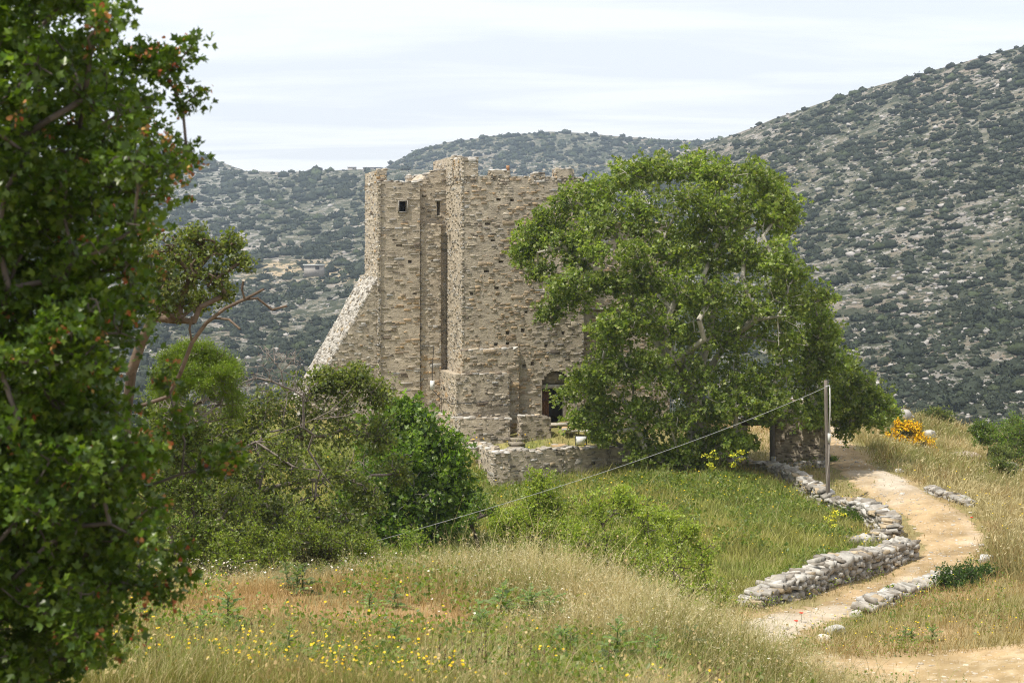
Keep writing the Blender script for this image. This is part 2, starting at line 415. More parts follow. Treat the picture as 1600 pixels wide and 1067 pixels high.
def base_rock(v, seed, a=(.29, .27, .25), b=(.25, .21, .17), sc=.02):
    lg = np.log(np.maximum(v[:, 1], 50)); n = fbm(v[:, 0] / v[:, 1] * 22, lg * 11, seed, 5); n2 = fbm(v[:, 0] * sc * 4, v[:, 1] * sc * 4, seed + 5, 3)
    c = mixc(a, b, sstep(.35, .65, n2)); return mixc(c, (.115, .12, .08), .18 + sstep(.38, .56, n) * .62)
def col_right(s, px, t, v):
    return base_rock(v, 41)
def col_left(s, px, t, v):
    c = base_rock(v, 52, sc=.012)
    c = mixc(c, (.40, .39, .38), sstep(.5, .7, t) * sstep(460, 350, px) * .5)
    c, py = track(c, s, px, v, [([(515, 303), (511, 313), (524, 327), (545, 342), (566, 352), (590, 375)], 2.2), ([(460, 325), (470, 340), (485, 348), (498, 356)], 1.6)], (.50, .45, .38), .9)
    f = sstep(404, 412, py) * sstep(446, 438, py) * sstep(360, 385, px) * sstep(620, 590, px)
    c = mixc(c, (.46, .36, .225), f * .9)
    c, py = track(c, s, px, v, [([(425, 437), (500, 436), (540, 424), (580, 445)], 2.0)], (.22, .21, .20), .8)
    return c
def col_far(s, px, t, v):
    c = base_rock(v, 63, sc=.01)
    c, py = track(c, s, px, v, [([(1018, 222), (1014, 228), (1024, 233), (1044, 236), (1060, 232)], 3.6), ([(760, 272), (860, 263), (960, 257), (1040, 252)], 1.6)], (.52, .42, .30), .95)
    return c
H_left = Hill('hillside', (-700, 900), [(-700, 170, 1300), (0, 190, 1250), (200, 215, 1200), (285, 238, 1150), (330, 248, 1100), (382, 268, 1000), (440, 270, 985), (480, 268, 980), (560, 265, 950), (600, 263, 900), (700, 266, 900), (900, 290, 900)],
              760, 170, 1.05, 560, 260, 1, 1.0, col_left)
H_far = Hill('far_hill', (480, 1350), [(480, 320, 1250), (560, 285, 1250), (595, 266, 1250), (620, 250, 1240), (660, 232, 1230), (700, 222, 1220), (770, 212, 1210), (860, 206, 1200), (900, 207, 1200), (960, 213, 1200), (1040, 218, 1180), (1100, 219, 1160), (1140, 214, 1150), (1350, 190, 1100)],
             470, 700, 1.0, 420, 160, 2, 1.2, col_far)
H_right = Hill('mountainside', (850, 2400), [(850, 360, 640), (1000, 262, 640), (1060, 238, 640), (1110, 221, 640), (1150, 209, 630), (1200, 190, 620), (1300, 155, 600), (1400, 128, 580), (1500, 100, 560), (1600, 72, 550), (1900, 0, 520), (2400, -80, 500)],
               790, 160, .95, 620, 300, 3, .8, col_right)

# scattered scrub and boulders on the hills
SHR = []
_rr = np.random.RandomState(8)
for k in range(8):
    v, f = ICO2[0].copy(), ICO2[1]
    v = v * (1 + _rr.normal(0, .17, (len(v), 1))) * np.array([1, 1, .72]) + _rr.normal(0, .05, v.shape)
    v[:, 2] = np.maximum(v[:, 2], -.25); SHR.append((v, f))
SHR1 = []
for k in range(8):
    v, f = ICO1[0].copy(), ICO1[1]
    v = v * (1 + _rr.normal(0, .2, (len(v), 1))) * np.array([1, 1, .7]); SHR1.append((v, f))
def scrub_leafy(r):
    """a far bush: lumpy core with ragged leaf tufts"""
    g = G(); v, f = SHR[r.randint(8)]
    g.add(v * .86, f, np.array((.037, .045, .031)) * r.uniform(.85, 1.2, (len(v), 1)))
    n = 150; d = unit(r.normal(0, 1, (n, 3))); d[:, 2] = np.abs(d[:, 2]) * 1.05 - .15
    p = d * np.array([1, 1, .72]) * r.uniform(.72, .98, (n, 1)) * (.86 + .3 * vnoise(d[:, 0] * 3 + 5, d[:, 1] * 3 + d[:, 2] * 2, r.randint(99)))[:, None]
    leaves(g, p, unit(d + r.normal(0, .6, (n, 3))), unit(r.normal(0, 1, (n, 3)) + (0, 0, .8)), r.uniform(.16, .32, n), np.array((.045, .056, .037)) * r.uniform(.6, 1.5, (n, 1)))
    return g
LEAFY = [scrub_leafy(np.random.RandomState(60 + k)) for k in range(6)]
LEAFY_ME = []
def scatter_scrub(H, n, pr, rr, seed, dens_px=None, thr=.42, nrock=0, nind=0, label=None, group=None):
    r = np.random.RandomState(seed)
    px = r.uniform(pr[0], pr[1], n * 3); t = r.uniform(0.02, 1.0, n * 3)
    P = H.pt(px, t)
    d = fbm(P[:, 0] / P[:, 1] * 24, np.log(P[:, 1]) * 12, seed + 3, 5, .6) + r.uniform(-.2, .2, len(px))
    keep = np.nonzero(d > thr)[0][:n]
    px = px[keep]; t = t[keep]; P = P[keep]
    R = rr[0] * np.exp(r.normal(0, .6, len(P))) * (P[:, 1] / H.D0) ** .75
    R = np.clip(R, rr[0] * .45, rr[1])
    py = HY - (P[:, 2] - ZE) / P[:, 1] * F
    big = R / P[:, 1] * F
    order = np.argsort(-big)
    vis = (((px > 225) & (px < 565)) | ((px > 1240) & (px < 1595))) & (py < 660)
    ind = [i for i in order if vis[i]][:nind] if nind else []
    iset = set(ind)
    g = G(); sv = []
    for i in range(len(P)):
        if i in iset: continue
        v, f = SHR[r.randint(8)] if big[i] > 4.5 else SHR1[r.randint(8)]
        a = r.uniform(0, 6.28); vv = v @ rotz(a) * R[i] * np.array([1, 1, r.uniform(.75, 1.1)]) + P[i] + (0, 0, R[i] * .2)
        base = np.array((.038, .046, .032)) if r.rand() < .85 else np.array((.055, .068, .036))
        g.add(vv, f, base * r.uniform(.75, 1.35) * r.uniform(.8, 1.2, (len(v), 1)))
        if big[i] > 4.5:
            m = 14; dd = unit(r.normal(0, 1, (m, 3))); dd[:, 2] = np.abs(dd[:, 2])
            leaves(g, P[i] + (0, 0, R[i] * .2) + dd * R[i] * .85 * (1, 1, .75), unit(dd + r.normal(0, .7, (m, 3))), unit(r.normal(0, 1, (m, 3))), R[i] * r.uniform(.25, .45, m), base * r.uniform(.7, 1.5, (m, 1)))
    o = g.build('hill_scrub', M['scrub']); tag(o, label[0], 'scrub', kind='stuff')
    if nrock:
        pr2 = r.uniform(pr[0], pr[1], nrock * 3); t2 = r.uniform(.02, 1, nrock * 3); P2 = H.pt(pr2, t2)
        d2 = fbm(P2[:, 0] / P2[:, 1] * 24, np.log(P2[:, 1]) * 12, seed + 13, 4) + r.uniform(-.15, .15, len(pr2))
        k2 = np.nonzero(d2 > .5)[0][:nrock]; g = G()
        for i in k2:
            v = ICO1[0] * (1 + r.normal(0, .25, (12, 1))); s = np.exp(r.normal(-1.5, .5)) * (P2[i, 1] / H.D0) ** .5
            g.add(v @ rotz(r.uniform(0, 6)) * s * (1, .8, .6) + P2[i] + (0, 0, s * .2), ICO1[1], np.array((.34, .32, .30)) * r.uniform(.6, 1.25))
        tag(g.build('hill_rocks', M['drystone']), label[1], 'rocks', kind='stuff')
    if nind:
        if not LEAFY_ME:
            for k, lg in enumerate(LEAFY):
                ob = lg.build('scrub_bush', M['scrub']); LEAFY_ME.append(ob.data); bpy.data.objects.remove(ob)
        for i in ind:
            o = bpy.data.objects.new('scrub_bush', LEAFY_ME[r.randint(6)]); COL.objects.link(o)
            o.location = tuple(P[i] + (0, 0, R[i] * .15)); o.rotation_euler = (0, 0, r.uniform(0, 6.28)); o.scale = (R[i] * r.uniform(.9, 1.2), R[i], R[i] * r.uniform(.75, 1.1))
            tag(o, label[2], 'bush', group)
scatter_scrub(H_right, 20000, (900, 1720), (.27, 2.6), 71, thr=.42, nrock=5200, nind=175,
              label=('dark low scrub covering the rocky mountainside on the right', 'pale grey boulders strewn over the mountainside on the right', 'dark green scrub bush on the grey rocky mountainside right of the big tree'), group='scrub bushes on the right mountainside')
scatter_scrub(H_left, 17500, (-380, 640), (.36, 4.2), 72, thr=.43, nrock=4200, nind=110,
              label=('dark low scrub covering the valley side left of the stone tower', 'pale boulders strewn over the valley side left of the tower', 'dark bluish green bush on the pale valley slope left of the tower'), group='scrub bushes on the valley slope')
scatter_scrub(H_far, 10000, (560, 1300), (.95, 3.6), 73, thr=.42, nrock=1200, nind=0,
              label=('dark scrub covering the distant hill behind the tower', 'pale boulders on the distant hill behind the tower', ''))
# ------------------------------------------------------------------ masonry
PAL_TAN = [((.42, .365, .285), 5), ((.365, .32, .255), 4), ((.345, .315, .275), 4), ((.48, .42, .34), 3), ((.44, .32, .20), 1), ((.22, .18, .145), 2), ((.13, .11, .09), 1.2), ((.35, .34, .325), 2)]  # darkest tone paints shadow spots in among the stones
PAL_GREY = [((.36, .34, .30), 4), ((.42, .40, .37), 3), ((.29, .26, .22), 3), ((.36, .29, .20), 2), ((.18, .16, .135), 2)]
PAL_PALE = [((.48, .455, .42), 5), ((.40, .375, .34), 4), ((.54, .52, .49), 2), ((.36, .33, .29), 2), ((.44, .36, .26), 1)]
PAL_OCHRE = [((.47, .325, .18), 4), ((.42, .31, .20), 3), ((.36, .30, .23), 2), ((.30, .22, .13), 1)]
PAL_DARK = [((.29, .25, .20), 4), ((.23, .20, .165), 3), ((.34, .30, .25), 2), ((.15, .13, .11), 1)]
def pick(pal, n, r):
    w = np.array([p[1] for p in pal], float); c = np.array([p[0] for p in pal])[r.choice(len(pal), n, p=w / w.sum())]
    return c * r.uniform(.82, 1.16, (n, 1))
def masonry(g, P0, du, dv, nn, inside, w, h, r, pal, ch=(.045, .13), cl=(.08, .29), pr=(-.05, .03), palf=None, gap=.008):
    """rough coursed stones as real blocks on the plane P0 + a*du + b*dv, standing proud along nn"""
    A = []; z = -.02
    while z < h:
        ht = r.uniform(*ch); x = -r.uniform(0, .25)
        while x < w:
            ln = r.uniform(*cl) * (1.3 if r.rand() < .12 else 1)
            sub = r.rand()
            if sub < .16 and ht > .1:                     # two thin slabs in one course
                A.append((x, x + ln, z, z + ht * .48)); A.append((x, x + ln, z + ht * .52, z + ht))
            else: A.append((x, x + ln, z + r.uniform(-.012, .012), z + ht + r.uniform(-.015, .015)))
            x += ln
        z += ht
    nb = int(w * h * 1.5)
    for _ in range(nb):
        x = r.uniform(0, w); z = r.uniform(0, h); A.append((x, x + r.uniform(.28, .55), z, z + r.uniform(.13, .22)))
    A = np.array(A); A[:, 0] += gap; A[:, 1] -= gap; A[:, 2] += gap * .7; A[:, 3] -= gap * .7
    ov = .022
    A[:, 0] = np.clip(A[:, 0], -ov * r.rand(len(A)), w + ov); A[:, 1] = np.clip(A[:, 1], -ov, w + ov * r.rand(len(A)))
    ua, ub = (A[:, 0] + A[:, 1]) / 2, (A[:, 2] + A[:, 3]) / 2
    ok = inside(ua, ub) & inside(A[:, 0] * .8 + ua * .2, ub) & inside(A[:, 1] * .8 + ua * .2, ub) & ((A[:, 1] - A[:, 0]) > .05) & (r.rand(len(A)) > .05)
    A = A[ok]; n = len(A)
    if n == 0: return
    p = r.uniform(pr[0], pr[1], n)
    x0, x1, z0, z1 = A.T
    cu = np.stack([x0, x1, x1, x0], 1); cv = np.stack([z0, z0, z1, z1], 1)
    mu = cu.mean(1, keepdims=True); mv = cv.mean(1, keepdims=True)
    jx = r.normal(0, .018, (n, 4)); jz = r.normal(0, .012, (n, 4))
    fu = mu + (cu - mu) * .86 + jx; fv = mv + (cv - mv) * .78 + jz
    def plane(a, b, d): return np.asarray(P0) + a[..., None] * du + b[..., None] * dv + d[..., None] * nn
    back = plane(cu + jx * .6, cv + jz * .6, np.full((n, 4), -.07)); mid = plane(cu + jx * .6, cv + jz * .6, np.repeat(p[:, None] - .02, 4, 1))
    front = plane(fu, fv, p[:, None] + r.normal(0, .006, (n, 4)))
    V = np.concatenate([back, mid, front], 1).reshape(-1, 3)
    f = []
    for a in range(4):
        b = (a + 1) % 4; f += [[a, b, 4 + b, 4 + a], [4 + a, 4 + b, 8 + b, 8 + a]]
    f.append([8, 9, 10, 11]); f = np.array(f)
    col = pick(pal, n, r)
    if palf is not None: col = palf(mu[:, 0], mv[:, 0], col, r)
    g.add(V, (f[None] + (np.arange(n) * 12)[:, None, None]).reshape(-1, 4), np.repeat(col, 12, 0))
def backing(g, P0, du, dv, nn, top, w, h, openings, col, step=.3, depth=.55):
    """the mortar face behind the stones, with real openings cut in and their reveals"""
    us = set(np.round(np.linspace(0, w, max(2, int(w / step) + 1)), 4)); zs = set(np.round(np.linspace(0, h, max(2, int(h / step) + 1)), 4))
    for o in openings: us |= {round(o[0], 4), round(o[1], 4)}; zs |= {round(o[2], 4), round(o[3], 4)}
    us = np.array(sorted(us)); zs = np.array(sorted(zs))
    tu = top(us)
    U, Z = np.meshgrid(us, zs); Z = np.minimum(Z, tu[None])
    um = (us[:-1] + us[1:]) / 2; zm = (zs[:-1] + zs[1:]) / 2
    UM, ZM = np.meshgrid(um, zm)
    keep = zs[:-1][:, None] < np.maximum(tu[:-1], tu[1:])[None]
    for o in openings: keep &= ~((UM > o[0]) & (UM < o[1]) & (ZM > o[2]) & (ZM < o[3]))
    P = np.asarray(P0) + U.ravel()[:, None] * du + Z.ravel()[:, None] * dv
    i = (np.arange(len(zs) - 1)[:, None] * len(us) + np.arange(len(us) - 1)[None]); i = i[keep]
    nz = fbm(P[:, 0] * .8 + P[:, 1] * .6, P[:, 2] * .5, 2, 3)[:, None]
    g.add(P, np.stack([i, i + 1, i + len(us) + 1, i + len(us)], 1), np.array(col) * (.78 + .44 * nz))
    for o in openings:
        d = o[4] if len(o) > 4 else depth
        c = [P0 + a * du + b * dv for a, b in ((o[0], o[2]), (o[1], o[2]), (o[1], o[3]), (o[0], o[3]))]
        v = np.array(c + [q - nn * d for q in c])
        fl = np.array([[0, 1, 5, 4], [1, 2, 6, 5], [2, 3, 7, 6], [3, 0, 4, 7], [4, 5, 6, 7]])
        if len(o) > 5: fl = fl[o[5]]
        g.add(v, fl, np.array(col) * .9)
MORTAR = (.44, .38, .30)
def stone_block(g, O, U, V, u0, u1, v0, v1, z0, top, r, faces='FLRB', ops={}, pal=PAL_TAN, palf=None, mort=MORTAR, cap=True, **kw):
    """upright block of masonry; top is a height or a function of u"""
    tf = top if callable(top) else (lambda u, t=top: np.full(np.shape(u), float(t)))
    Z = np.array([0, 0, 1.0])
    def P(u, v, z): return np.array([*(O + U[:2] * u + V[:2] * v), z])
    U3 = np.array([U[0], U[1], 0]); V3 = np.array([V[0], V[1], 0])
    spec = {'F': (P(u0, v0, z0), U3, -V3, u1 - u0, lambda a: tf(a + u0) - z0), 'B': (P(u1, v1, z0), -U3, V3, u1 - u0, lambda a: tf(u1 - a) - z0),
            'L': (P(u0, v1, z0), -V3, -U3, v1 - v0, lambda a: tf(np.zeros_like(a) + u0) - z0), 'R': (P(u1, v0, z0), V3, U3, v1 - v0, lambda a: tf(np.zeros_like(a) + u1) - z0)}
    for k in faces:
        p0, du, nn, w, tp_ = spec[k]; op = ops.get(k, [])
        hmax = float(np.max(tp_(np.linspace(0, w, 60))))
        backing(g, p0, du, Z, nn, tp_, w, hmax, op, mort)
        def ins(a, b, tp_=tp_, op=op):
            m = b < tp_(a) - .02
            for o in op: m &= ~((a > o[0] - .03) & (a < o[1] + .03) & (b > o[2] - .03) & (b < o[3] + .03))
            return m
        masonry(g, p0, du, Z, nn, ins, w, hmax, r, pal, palf=palf, **kw)
    if cap:
        n = max(2, int((u1 - u0) / .2) + 1); us = np.linspace(u0, u1, n); zt = tf(us)
        a = np.array([P(u, v0, z) for u, z in zip(us, zt)]); b = np.array([P(u, v1, z) for u, z in zip(us, zt)])
        i = np.arange(n - 1); g.add(np.concatenate([a, b]), np.stack([i, i + 1, i + 1 + n, i + n], 1), mort)
        for u in np.arange(u0 + .1, u1, .24):                   # capping slabs along the edges
            for vv in ((v0 + .12, v1 - .12) if v1 - v0 < 1.2 else (v0 + .12,)):
                s = ROCKS[r.randint(14)] * np.array([r.uniform(.1, .19), r.uniform(.1, .16), r.uniform(.03, .075)])
                ax = np.stack([U3, V3, Z]); g.add(s @ rotz(r.normal(0, .3)) @ ax + P(u, vv, float(tf(np.array([u]))[0]) + .02), ICO2[1], pick(PAL_PALE if r.rand() < .5 else pal, 1, r)[0])

# ------------------------------------------------------------------ the stone tower
AZ = math.radians(16)
U = np.array([math.cos(AZ), math.sin(AZ)]); V = np.array([-math.sin(AZ), math.cos(AZ)])
O = np.array([(722 - 800) / F * 58, 58.0])
def UV(px, v):
    k = (px - 800) / F; c, s = U
    return (k * (O[1] + v * c) - O[0] + v * s) / (c - k * s)
def VS(px, u):                         # v on the side plane u
    k = (px - 800) / F; c, s = U
    return (O[0] + u * c - k * (O[1] + u * s)) / (s + k * c)
def ZZ(py, u, v): return ZE - (py - HY) / F * (O[1] + u * U[1] + v * V[1])
def P3(u, v, z): return np.array([*(O + U * u + V * v), z])
U3 = np.array([*U, 0]); V3 = np.array([*V, 0]); Z3 = np.array([0, 0, 1.0]); AX = np.stack([U3, V3, Z3])
base = P3(2, 0, ZE - 6.9)
tower = empty('stone_tower', base, 'tall ruined rubble stone tower with crenellated top and sloping buttress behind the big tree', 'tower')
r = np.random.RandomState(21)
zb = ZE - 8.2
def prof(pts, v):                     # (px, py) list -> top profile over u on plane v
    uu = np.array([UV(a, v) for a, b in pts]); zz = np.array([ZZ(b, UV(a, v), v) for a, b in pts])
    return lambda u: np.interp(u, uu, zz)
def hole(px, py, wpx, hpx, v, u0, z0, d=.35):
    a = UV(px - wpx / 2, v); b = UV(px + wpx / 2, v); u = (a + b) / 2
    return (a - u0, b - u0, ZZ(py + hpx / 2, u, v) - z0, ZZ(py - hpx / 2, u, v) - z0, d)
def ochre_low(u, z, c, r_):
    return c
# main block
uM = UV(912, 0)
topM = prof([(700, 276), (748, 276), (766, 274), (790, 277), (812, 276), (822, 279), (835, 274), (850, 276), (868, 279), (896, 279), (912, 284)], 0)
putlog = [(779, 312, 7, 4), (800, 313, 6, 4), (762, 350, 8, 4), (770, 376, 7, 3), (783, 409, 8, 4), (760, 424, 8, 4), (776, 450, 7, 4), (817, 516, 6, 6), (793, 520, 6, 6), (737, 459, 5, 4), (822, 488, 5, 4),
          (793, 537, 6, 5), (775, 538, 6, 5), (773, 573, 6, 6), (819, 572, 6, 6), (832, 568, 6, 6), (853, 540, 5, 5), (880, 520, 5, 5), (845, 400, 6, 4), (812, 352, 6, 3), (836, 330, 7, 4)]
ops = [hole(p[0], p[1], p[2], p[3], 0, 0, zb, .22) for p in putlog]
ops += [hole(861.5, 440, 4.5, 15, 0, 0, zb, .6), hole(868.5, 497, 5, 17, 0, 0, zb, .6)]
dU0, dU1 = UV(847, 0), UV(889, 0)
dz0, dzs, dz1 = ZZ(664, dU0, 0), ZZ(602, dU0, 0), ZZ(580, dU0, 0)
ops += [(dU0, dU1, dz0 - zb, dzs - zb, .45, [0, 1, 3, 4])]
na = 12                                                   # the arched head, cut as narrow slots
for k in range(na):
    a = dU0 + (dU1 - dU0) * k / na; b = dU0 + (dU1 - dU0) * (k + 1) / na; m = ((k + .5) / na) * 2 - 1
    ops.append((a, b, dzs - zb, dzs - zb + (dz1 - dzs) * math.sqrt(max(.05, 1 - m * m)), .45, [2, 4] + ([1] if k == na - 1 else []) + ([3] if k == 0 else [])))
def pal_main(u, z, c, r_):
    zz = z + zb; n = fbm(u * .5, zz * .35, 77, 3)
    low = sstep(ZE - 4.5, ZE - 6, zz)
    return mixc(c, pick(PAL_OCHRE, len(c), r_), ((n > .55) | (r_.rand(len(c)) < .3 * low)) * .6)
g = G()
stone_block(g, O, U, V, 0, uM, 0, 6.5, zb, topM, r, 'F', {'F': ops}, palf=pal_main, cap=False)
sops = [(6.5 - VS(703, 0) - .11, 6.5 - VS(703, 0) + .13, ZZ(388, 0, 1.9) - zb, ZZ(366, 0, 1.9) - zb, .5)]
stone_block(g, O, U, V, 0, uM, 0, 6.5, zb, ZZ(276, 0, 0), r, 'LBR', {'L': sops}, pal=PAL_GREY + PAL_TAN[:2])
# flat roof inside the parapet
g.add(np.array([P3(.0, .0, ZZ(292, 0, 0)), P3(uM, 0, ZZ(292, 0, 0)), P3(uM, 6.5, ZZ(292, 0, 0)), P3(0, 6.5, ZZ(292, 0, 0))]), np.array([[0, 1, 2, 3]]), MORTAR)
# ledges: two set-offs of the lower wall
u1 = UV(803, -.22); g2 = G()
stone_block(g2, O, U, V, -.03, UV(811, -.18), -.18, 1.0, zb, prof([(715, 549), (811, 545)], -.18), r, 'FLR', pal=PAL_TAN, palf=pal_main)
stone_block(g2, O, U, V, -.34, UV(796, -.34), -.34, VS(680, -.2), zb, ZZ(586, 0, -.34), r, 'FLR', pal=PAL_TAN)
g.build('wall', M['stone'], tower)
g2.build('wall_footing', M['stone'], tower)
# lower block to the right with its brick cornice
g = G()
uL = UV(1046, .35); zL = ZZ(349, 5, .35)
stone_block(g, O, U, V, uM, uL, .35, 6, zb, zL, r, 'FR', {'F': [hole(938, 437, 5, 10, .35, uM, zb, .5)]}, palf=pal_main)
g.build('wing', M['stone'], tower)
g = G()
box(g, P3((uM + uL) / 2, .3, zL - .03), (uL - uM) / 2 - .01, .1, .03, (.38, .30, .23), AX)
for k in range(int((uL - uM) / .22)):
    if r.rand() < .8: box(g, P3(uM + .12 + k * .22, .24, zL + .025), .095, .09, .018, np.array((.45, .30, .21)) * r.uniform(.7, 1.15), AX)
box(g, P3((uM + uL) / 2, .32, ZZ(483, 5, .3)), (uL - uM) / 2 - .02, .06, .04, (.45, .42, .37), AX)
g.build('cornice', M['stone'], tower)
# merlons and the raised corner turret
def merlon(px0, px1, py, v, dep, zbase, name='merlon', pal=PAL_PALE[:2] + PAL_TAN, faces='FLRB', brick=False):
    g = G(); a, b = UV(px0, v), UV(px1, v)
    stone_block(g, O, U, V, a, b, v, v + dep, zbase, ZZ(py, a, v), r, faces, pal=pal)
    if brick: box(g, P3((a + b) / 2, v + .1, ZZ(py, a, v) + .05), (b - a) / 2 * .9, .08, .05, (.42, .22, .13), AX)
    return g.build(name, M['stone'], tower)
zt = ZZ(279, 0, 0)
merlon(767, 797, 266.5, 0, .5, zt - .1); merlon(834, 852, 272, 0, .5, zt - .1); merlon(868, 897, 265, 0, .5, zt - .1)
g = G(); box(g, P3(UV(794.5, .1), .2, ZZ(263, 3, 0)), .05, .08, .1, (.42, .24, .14), AX); g.build('finial', M['stone'], tower)
g = G(); box(g, P3(UV(873, .1), .2, ZZ(263.5, 3, 0)), .12, .1, .04, (.40, .22, .14), AX); g.build('capstone', M['stone'], tower)
zc = ZZ(279, 0, 0)
vT = VS(677, 0)
g = G()
stone_block(g, O, U, V, 0, UV(747, 0), 0, .45, zc - .2, ZZ(248, 0, 0), r, 'FLRB', pal=PAL_TAN[:4] + PAL_PALE[:2]); g.build('turret', M['stone'], tower)
g = G(); stone_block(g, O, U, V, 0, .5, .6, 1.5, zc - .2, ZZ(249, 0, 1), r, 'FLRB', pal=PAL_OCHRE + PAL_TAN); g.build('merlon', M['stone'], tower)
g = G(); stone_block(g, O, U, V, 0, .5, 1.7, vT, zc - .2, ZZ(249, 0, 3.5), r, 'FLRB', pal=PAL_TAN[:4] + PAL_PALE[:2]); g.build('merlon', M['stone'], tower)
g = G(); stone_block(g, O, U, V, .05, .48, 1.45, 1.75, zc - .2, ZZ(260, 0, 1.5), r, 'L', pal=PAL_OCHRE); g.build('parapet', M['stone'], tower)
# connecting wall set back, and the left tower
vB, vA = 2.8, 2.35
uB0, uA1, uA0 = UV(657, vB), UV(656, vA), UV(590, vA)
g = G()
stone_block(g, O, U, V, uB0 - .3, 0, vB, vB + 3.5, zb, prof([(655, 284), (660, 281), (667, 274), (677, 267), (700, 266)], vB), r, 'F', {'F': [hole(685, 326, 5.5, 22, vB, uB0 - .3, zb, .5)]}, pal=PAL_TAN + PAL_GREY[:2])
stone_block(g, O, U, V, UV(657, 2.45), UV(689, 2.45), 2.45, vB, zb, prof([(655, 352), (662, 350), (684, 353)], 2.45), r, 'FLR', pal=PAL_GREY + PAL_TAN[:2],
            palf=lambda u, z, c, r_: mixc(c, pick(PAL_OCHRE, len(c), r_), (z + zb < ZZ(556, 0, 2.2)) * (r_.rand(len(c)) < .6) * .9))
g.build('curtain_wall', M['stone'], tower)
g = G()
topA = prof([(568, 283), (594, 283), (600, 284), (640, 286), (656, 285)], vA)
def pal_A(u, z, c, r_):
    zz = z + zb; uu = u + uA0
    n = fbm(uu * 1.1, zz * .7, 5, 3); m = sstep(UV(608, vA), UV(630, vA), uu) * sstep(ZZ(445, uA0, vA), ZZ(480, uA0, vA), zz) * sstep(ZZ(565, uA0, vA), ZZ(540, uA0, vA), zz)
    return mixc(c, pick(PAL_OCHRE, len(c), r_), np.clip(m * (n + .5), 0, .95))
vE = vA + 3.0
opA = [hole(629.5, 323, 12, 16, vA, uA0, zb, .45), hole(640.5, 409, 6, 5, vA, uA0, zb, .3), hole(617, 375, 8, 3, vA, uA0, zb, .15), hole(624, 384, 10, 3.5, vA, uA0, zb, .15), hole(648, 459, 7, 3, vA, uA0, zb, .15)]
stone_block(g, O, U, V, uA0, uA1, vA, vE, zb, topA, r, 'F', {'F': opA}, palf=pal_A, cl=(.14, .42))
stone_block(g, O, U, V, uA0, uA1, vA, vE, zb, ZZ(284, uA0, vA), r, 'LB', pal=PAL_PALE[:2] + PAL_TAN, cap=False)
g.build('side_tower', M['stone'], tower)
g = G(); stone_block(g, O, U, V, uA0, uA0 + .12, vA - .05, vA + .02, zb, ZZ(283, uA0, vA), r, 'FLR', pal=PAL_TAN, cap=False, cl=(.1, .14)); g.build('corner_quoins', M['stone'], tower)
g = G(); stone_block(g, O, U, V, uA0, uA0 + .42, vA + .2, vE, ZZ(288, uA0, vA), ZZ(272, uA0, vE), r, 'FLRB', pal=PAL_PALE[:2] + PAL_OCHRE[:1] + PAL_TAN[:2]); g.build('merlon', M['stone'], tower)
for px in (641, 655):                                    # merlons of the rear parapet seen over the side tower
    g = G(); a = UV(px, 5.6); stone_block(g, O, U, V, a - .14, a + .14, 5.6, 6.0, ZZ(292, 0, 5.6), ZZ(275.5, 0, 5.6), r, 'FLRB', pal=PAL_PALE); g.build('merlon', M['stone'], tower)
# buttress: battered mass against the left tower
g = G()
bt = [(588, 436), (580, 450), (565, 477), (550, 506), (513, 569), (495, 602), (466, 652)]
uu = np.array([UV(a, vA + .06) for a, b in bt]); zz = np.array([ZZ(b, UV(a, vA + .06), vA + .06) for a, b in bt])
uu = np.append(uu, uu[-1] - .5); zz = np.append(zz, zz[-1] - 1.6)
topS = lambda u: np.interp(u, uu[::-1], zz[::-1])
stone_block(g, O, U, V, uu[-1], uA0, vA + .06, vE + 1.1, zb, topS, r, 'FB', pal=PAL_TAN[:5] + PAL_GREY[:2], cap=False)
for k in range(len(uu) - 1):
    p0 = P3(uu[k + 1], vA + .06, zz[k + 1]); e = P3(uu[k], vA + .06, zz[k]) - p0; L_ = np.linalg.norm(e); e = e / L_
    nn = unit(np.cross(V3, e)); nn = nn if nn[2] > 0 else -nn
    lin = lambda a: np.full(np.shape(a), 1e3)
    backing(g, p0, V3, e, nn, lambda a, L_=L_: np.full(np.shape(a), L_), vE + 1.1 - vA - .06, L_, [], (.46, .43, .38))
    masonry(g, p0, V3, e, nn, lambda a, b: np.ones(np.shape(a), bool), vE + 1.1 - vA - .06, L_, r, PAL_PALE[:2] + PAL_GREY, ch=(.08, .17), cl=(.12, .34), pr=(-.03, .05))
g.build('buttress', M['stone'], tower)
# windows and door fittings
def window(px, py, w_, h_, v, frame=.05, bars=True):
    a, b = UV(px - w_ / 2, v), UV(px + w_ / 2, v); z0, z1 = ZZ(py + h_ / 2, a, v), ZZ(py - h_ / 2, a, v)
    gf = G(); c = (.30, .28, .25)
    for (uc, zc_, hx, hz) in ((a - frame / 2, (z0 + z1) / 2, frame / 2, (z1 - z0) / 2 + frame), (b + frame / 2, (z0 + z1) / 2, frame / 2, (z1 - z0) / 2 + frame), ((a + b) / 2, z0 - frame / 2, (b - a) / 2, frame / 2), ((a + b) / 2, z1 + frame / 2, (b - a) / 2, frame / 2)):
        box(gf, P3(uc, v + .03, zc_), hx, .09, hz, c, AX)
    wf = gf.build('window', M['stone'], tower)
    gp = G(); box(gp, P3((a + b) / 2, v + .32, (z0 + z1) / 2), (b - a) / 2, .02, (z1 - z0) / 2, (.02, .02, .02), AX)
    if bars:
        for k in (1, 2): box(gp, P3(a + (b - a) * k / 3, v + .2, (z0 + z1) / 2), .012, .012, (z1 - z0) / 2, (.05, .045, .04), AX)
        box(gp, P3((a + b) / 2, v + .2, z0 + (z1 - z0) * .55), (b - a) / 2, .012, .012, (.05, .045, .04), AX)
    pn = gp.build('pane', M['plain'], tower); pn.parent = wf; wf.location = (0, 0, 0)
    return wf
